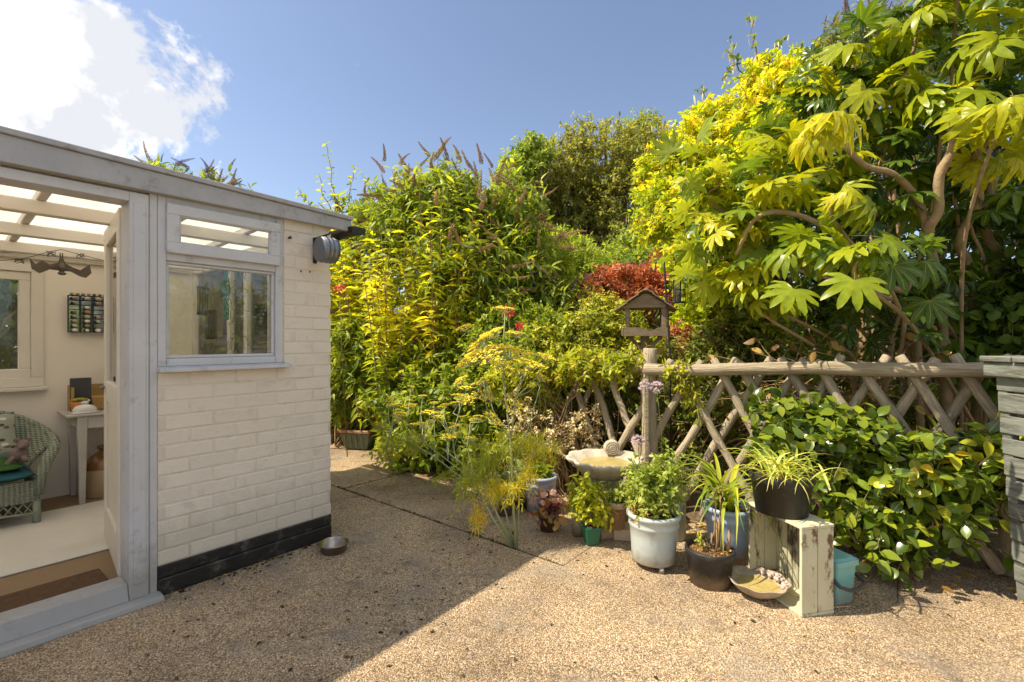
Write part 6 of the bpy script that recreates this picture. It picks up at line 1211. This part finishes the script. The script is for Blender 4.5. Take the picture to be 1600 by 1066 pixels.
stems = {'stems': [([fbse, S(801, 780), S(798, 690, .05), S(787, 600, .08), S(782, 540, .1)], .009, .0045), ([fbse + Vector((-.02, .01, 0)), S(775, 800), S(748, 745), S(690, 700, .05)], .008, .004), ([fbse + Vector((-.03, 0, 0)), S(770, 810, -.03), S(752, 775, -.03)], .007, .004), ([fbse + Vector((-.01, .03, 0)), S(790, 800, .06), S(778, 770, .08), S(773, 720, .1)], .007, .004), ([fbse + Vector((.01, .02, 0)), S(812, 760, .08), S(805, 720, .1), S(825, 670, .1), S(845, 600, .15)], .006, .003), ([fbse + Vector((-.02, .03, 0)), S(786, 820, .04), S(770, 790, .1)], .008, .004), ([S(798, 690, .05), S(770, 640, .08), S(756, 590, .1)], .005, .003), ([S(798, 690, .05), S(806, 620, .02), S(820, 570, .0)], .005, .003), ([S(787, 600, .08), S(786, 540, .05), S(789, 492, .05)], .004, .003)],
 'umbels': [(S(787, 540, .05), S(789, 490, .05), .052)] + [(S(782, 545, .1), S(u, v, dy), s) for (u, v, dy, s) in ((755, 545, .05, .075), (772, 530, .12, .07), (745, 560, .1, .06), (765, 566, 0, .09), (795, 563, .02, .1), (735, 572, .06, .07), (806, 528, .08, .05), (727, 518, .15, .045), (780, 578, -.05, .06))] + [(S(806, 620, .02), S(u, v, dy), s) for (u, v, dy, s) in ((826, 578, .0, .07), (815, 590, .05, .06), (850, 565, .1, .055), (845, 596, .1, .045))] + [(S(756, 592, .1), S(u, v, dy), s) for (u, v, dy, s) in ((752, 605, .1, .05), (722, 600, .1, .045), (768, 660, .05, .055), (755, 625, .12, .055), (735, 630, .1, .05), (800, 640, .1, .05))]}
fennel('tall fennel with yellow flower heads rising from the patio joint', fbse, stems, 4, [([PB(760, 715, y0 + .05, 34, 36, .12), PB(735, 745, y0, 30, 24, .1), PB(790, 700, y0 + .08, 34, 30, .1)], 120, (.08, .2), .0, .55), ([PB(770, 758, y0, 40, 16, .1), PB(800, 760, y0 - .02, 26, 14, .08), PB(825, 738, y0 + .05, 16, 16, .06)], 90, (.07, .16), .4, .88), ([PB(745, 805, y0 - .03, 16, 14, .04)], 16, (.06, .12), .5, 1), ([PB(830, 690, y0 + .15, 40, 20, .1), PB(850, 700, y0 + .2, 30, 16, .1)], 50, (.07, .16), .1, .8)])
b2 = G(752, 775); y2 = b2.y; S2 = lambda u, v, dy=0: P(u, v, y2 + dy)
ul = [(600, 690), (618, 700), (598, 672), (596, 650), (625, 652), (644, 668), (665, 672), (663, 690), (660, 622), (640, 640), (702, 690), (716, 680), (735, 690), (730, 668), (720, 655), (685, 655), (610, 720), (640, 712), (690, 640), (705, 665), (748, 655), (615, 636), (672, 650), (728, 612)]
st2 = [([b2, S2(735, 748), S2(700, 720, .03), S2(660, 690, .05), S2(635, 660, .08)], .007, .003), ([b2, S2(720, 745), S2(680, 715, -.05), S2(640, 690, -.05), S2(610, 675, -.05)], .007, .003), ([b2, S2(738, 740), S2(712, 715, .1), S2(706, 680, .12), S2(716, 650, .15)], .006, .003), ([b2, S2(742, 745, .05), S2(730, 700, .1), S2(735, 660, .12)], .006, .003)]
rg = random.Random(3); um2 = []; ul += [(u + rg.gauss(0, 14), v + rg.gauss(0, 10)) for u, v in ul]
for (u, v) in ul:
    src = min([p for s_ in st2 for p in s_[0][2:]], key=lambda p: abs(pix(p)[0] - u) + .6 * abs(pix(p)[1] - v - 28)); um2.append((src, S2(u, v, rg.uniform(.1, .4)), rg.uniform(.03, .055)))
fennel('leaning fennel with small yellow heads over the patio edge', b2, {'stems': st2, 'umbels': um2}, 8, [([PB(690, 745, y2, 26, 12, .08), PB(640, 690, y2, 40, 24, .1), PB(720, 760, y2, 20, 12, .08)], 60, (.06, .15), .0, .5)])

# ------------------------------------------------------------------ litter on the ground
rng = np.random.default_rng(88); n = 900
ex_ = rng.uniform(-2.2, 4.2, n); ey_ = np.interp(ex_, ex, ey) + rng.normal(size=n) * .18 - .02; z_ = np.where(ey_ > np.interp(ex_, ex, ey) + .1, .05, .008)
pos = np.stack([ex_, ey_, z_], 1); nn_ = np.array([0, 0, 1.]) + rng.normal(size=(n, 3)) * .35
o = link('leaf_litter', leaves_mesh('leaf_litter', Toval, pos, rng.normal(size=(n, 3)) * np.array([1, 1, .15]), nn_, rng.uniform(.02, .065, n), rng.uniform(0, 1, n), LM['dry'])); tag(o, 'dry fallen leaves along the edge of the bed', kind='stuff')
n = 700; pos = np.stack([rng.uniform(-1.6, 2.2, n), rng.uniform(1.3, 4.6, n), np.full(n, .004)], 1); pos[250:, 0] = rng.normal(-.3, .55, n - 250); pos[250:, 1] = 2.3 + (pos[250:, 0] + .9) * .9 + rng.normal(0, .5, n - 250); q_ = rng.uniform(-.02, .96, 170); w_ = .02 + rng.exponential(.03, 170); pos[530:, 0] = O0.x + D1.x * q_ - NQ.x * w_; pos[530:, 1] = O0.y + D1.y * q_ - NQ.y * w_
o = link('garden_debris', leaves_mesh('garden_debris', Toval, pos, rng.normal(size=(n, 3)) * np.array([1, 1, .1]), np.array([0, 0, 1.]) + rng.normal(size=(n, 3)) * .5, rng.uniform(.005, .03, n) ** 1.0, rng.uniform(0, 1, n) ** 2, leafmat('mould_leaf', [(0, (.02, .016, .01)), (.5, (.07, .05, .03)), (1, (.42, .28, .12))], .1))); tag(o, 'small dark leaf fragments scattered over the patio', kind='stuff')

# loose grit on the aggregate, moss in the joints
rng = np.random.default_rng(99); n = 5200
gx = rng.uniform(-2.2, 3.2, n); gy = rng.uniform(1.1, 4.6, n); V0 = np.array([(1, 0, 0), (0, 1, 0), (-1, 0, 0), (0, -1, 0), (0, 0, .7), (0, 0, -.7)], float); T0 = np.array([(0, 1, 4), (1, 2, 4), (2, 3, 4), (3, 0, 4), (1, 0, 5), (2, 1, 5), (3, 2, 5), (0, 3, 5)])
gm_ = leafmat('grit', [(0, (.05, .04, .03)), (.3, (.22, .16, .10)), (.6, (.36, .26, .16)), (.85, (.52, .44, .33)), (1, (.5, .26, .09))], -.05, .8)
o = link('loose_grit', leaves_mesh('loose_grit', (V0, T0, np.zeros(6)), np.stack([gx, gy, np.full(n, .0012)], 1), rng.normal(size=(n, 3)) * np.array([1, 1, .1]), np.array([0, 0, 1.]) + rng.normal(size=(n, 3)) * .3, .0016 + .0032 * rng.uniform(0, 1, n) ** 3, rng.uniform(0, 1, n), gm_)); tag(o, 'loose grit lying on the patio', kind='stuff')
n = 2600; t = rng.uniform(0, 1, n); sp_ = np.where(rng.uniform(0, 1, n) < .6, 0, 1); ss_ = np.where(sp_ == 0, 1.561 + rng.normal(0, .008, n), 1.57 + t * 2.2); pp_ = np.where(sp_ == 0, -1.6 + t * 3.0, -.853 + rng.normal(0, .006, n))
keep = (np.sin(t * 60) + np.sin(t * 23 + 1) + rng.normal(0, .6, n)) > -.2; ss_, pp_ = ss_[keep], pp_[keep]; n = len(ss_)
pos = np.stack([O0.x + D1.x * ss_ - NQ.x * pp_, O0.y + D1.y * ss_ - NQ.y * pp_, np.full(n, -.003)], 1)
o = link('joint_moss', leaves_mesh('joint_moss', Toval, pos, rng.normal(size=(n, 3)) * np.array([.8, .8, .3]) + np.array([0, 0, .6]), rng.normal(size=(n, 3)), rng.uniform(.005, .016, n), rng.uniform(0, 1, n), leafmat('moss', [(0, (.02, .018, .01)), (.6, (.05, .05, .015)), (1, (.12, .13, .03))], .1))); tag(o, 'moss growing in the patio joints', kind='stuff')

GROUPS = {'potted_plant': 'potted plants standing in front of the fence', 'loose_brick': 'loose bricks under the pots', 'fennel_plant': 'fennel plants at the patio edge', 'lilac_flower': 'lilac flower heads by the fence post', 'red_flower': 'red flower clusters in the border', 'buddleia': 'buddleias in the border', 'hedge': 'hedges round the garden', 'japanese_maple': 'red maples behind the fence', 'leafy_shrub': 'leafy shrubs at the patio edge', 'seat_cushion': 'cushions on the wicker armchair', 'throw_pillow': 'pillows in the wicker armchair', 'seed_feeder': 'bird feeders hanging behind the pane'}
for o in col.objects:
    if o.parent is None and o.name.split('.')[0] in GROUPS: o['group'] = GROUPS[o.name.split('.')[0]]
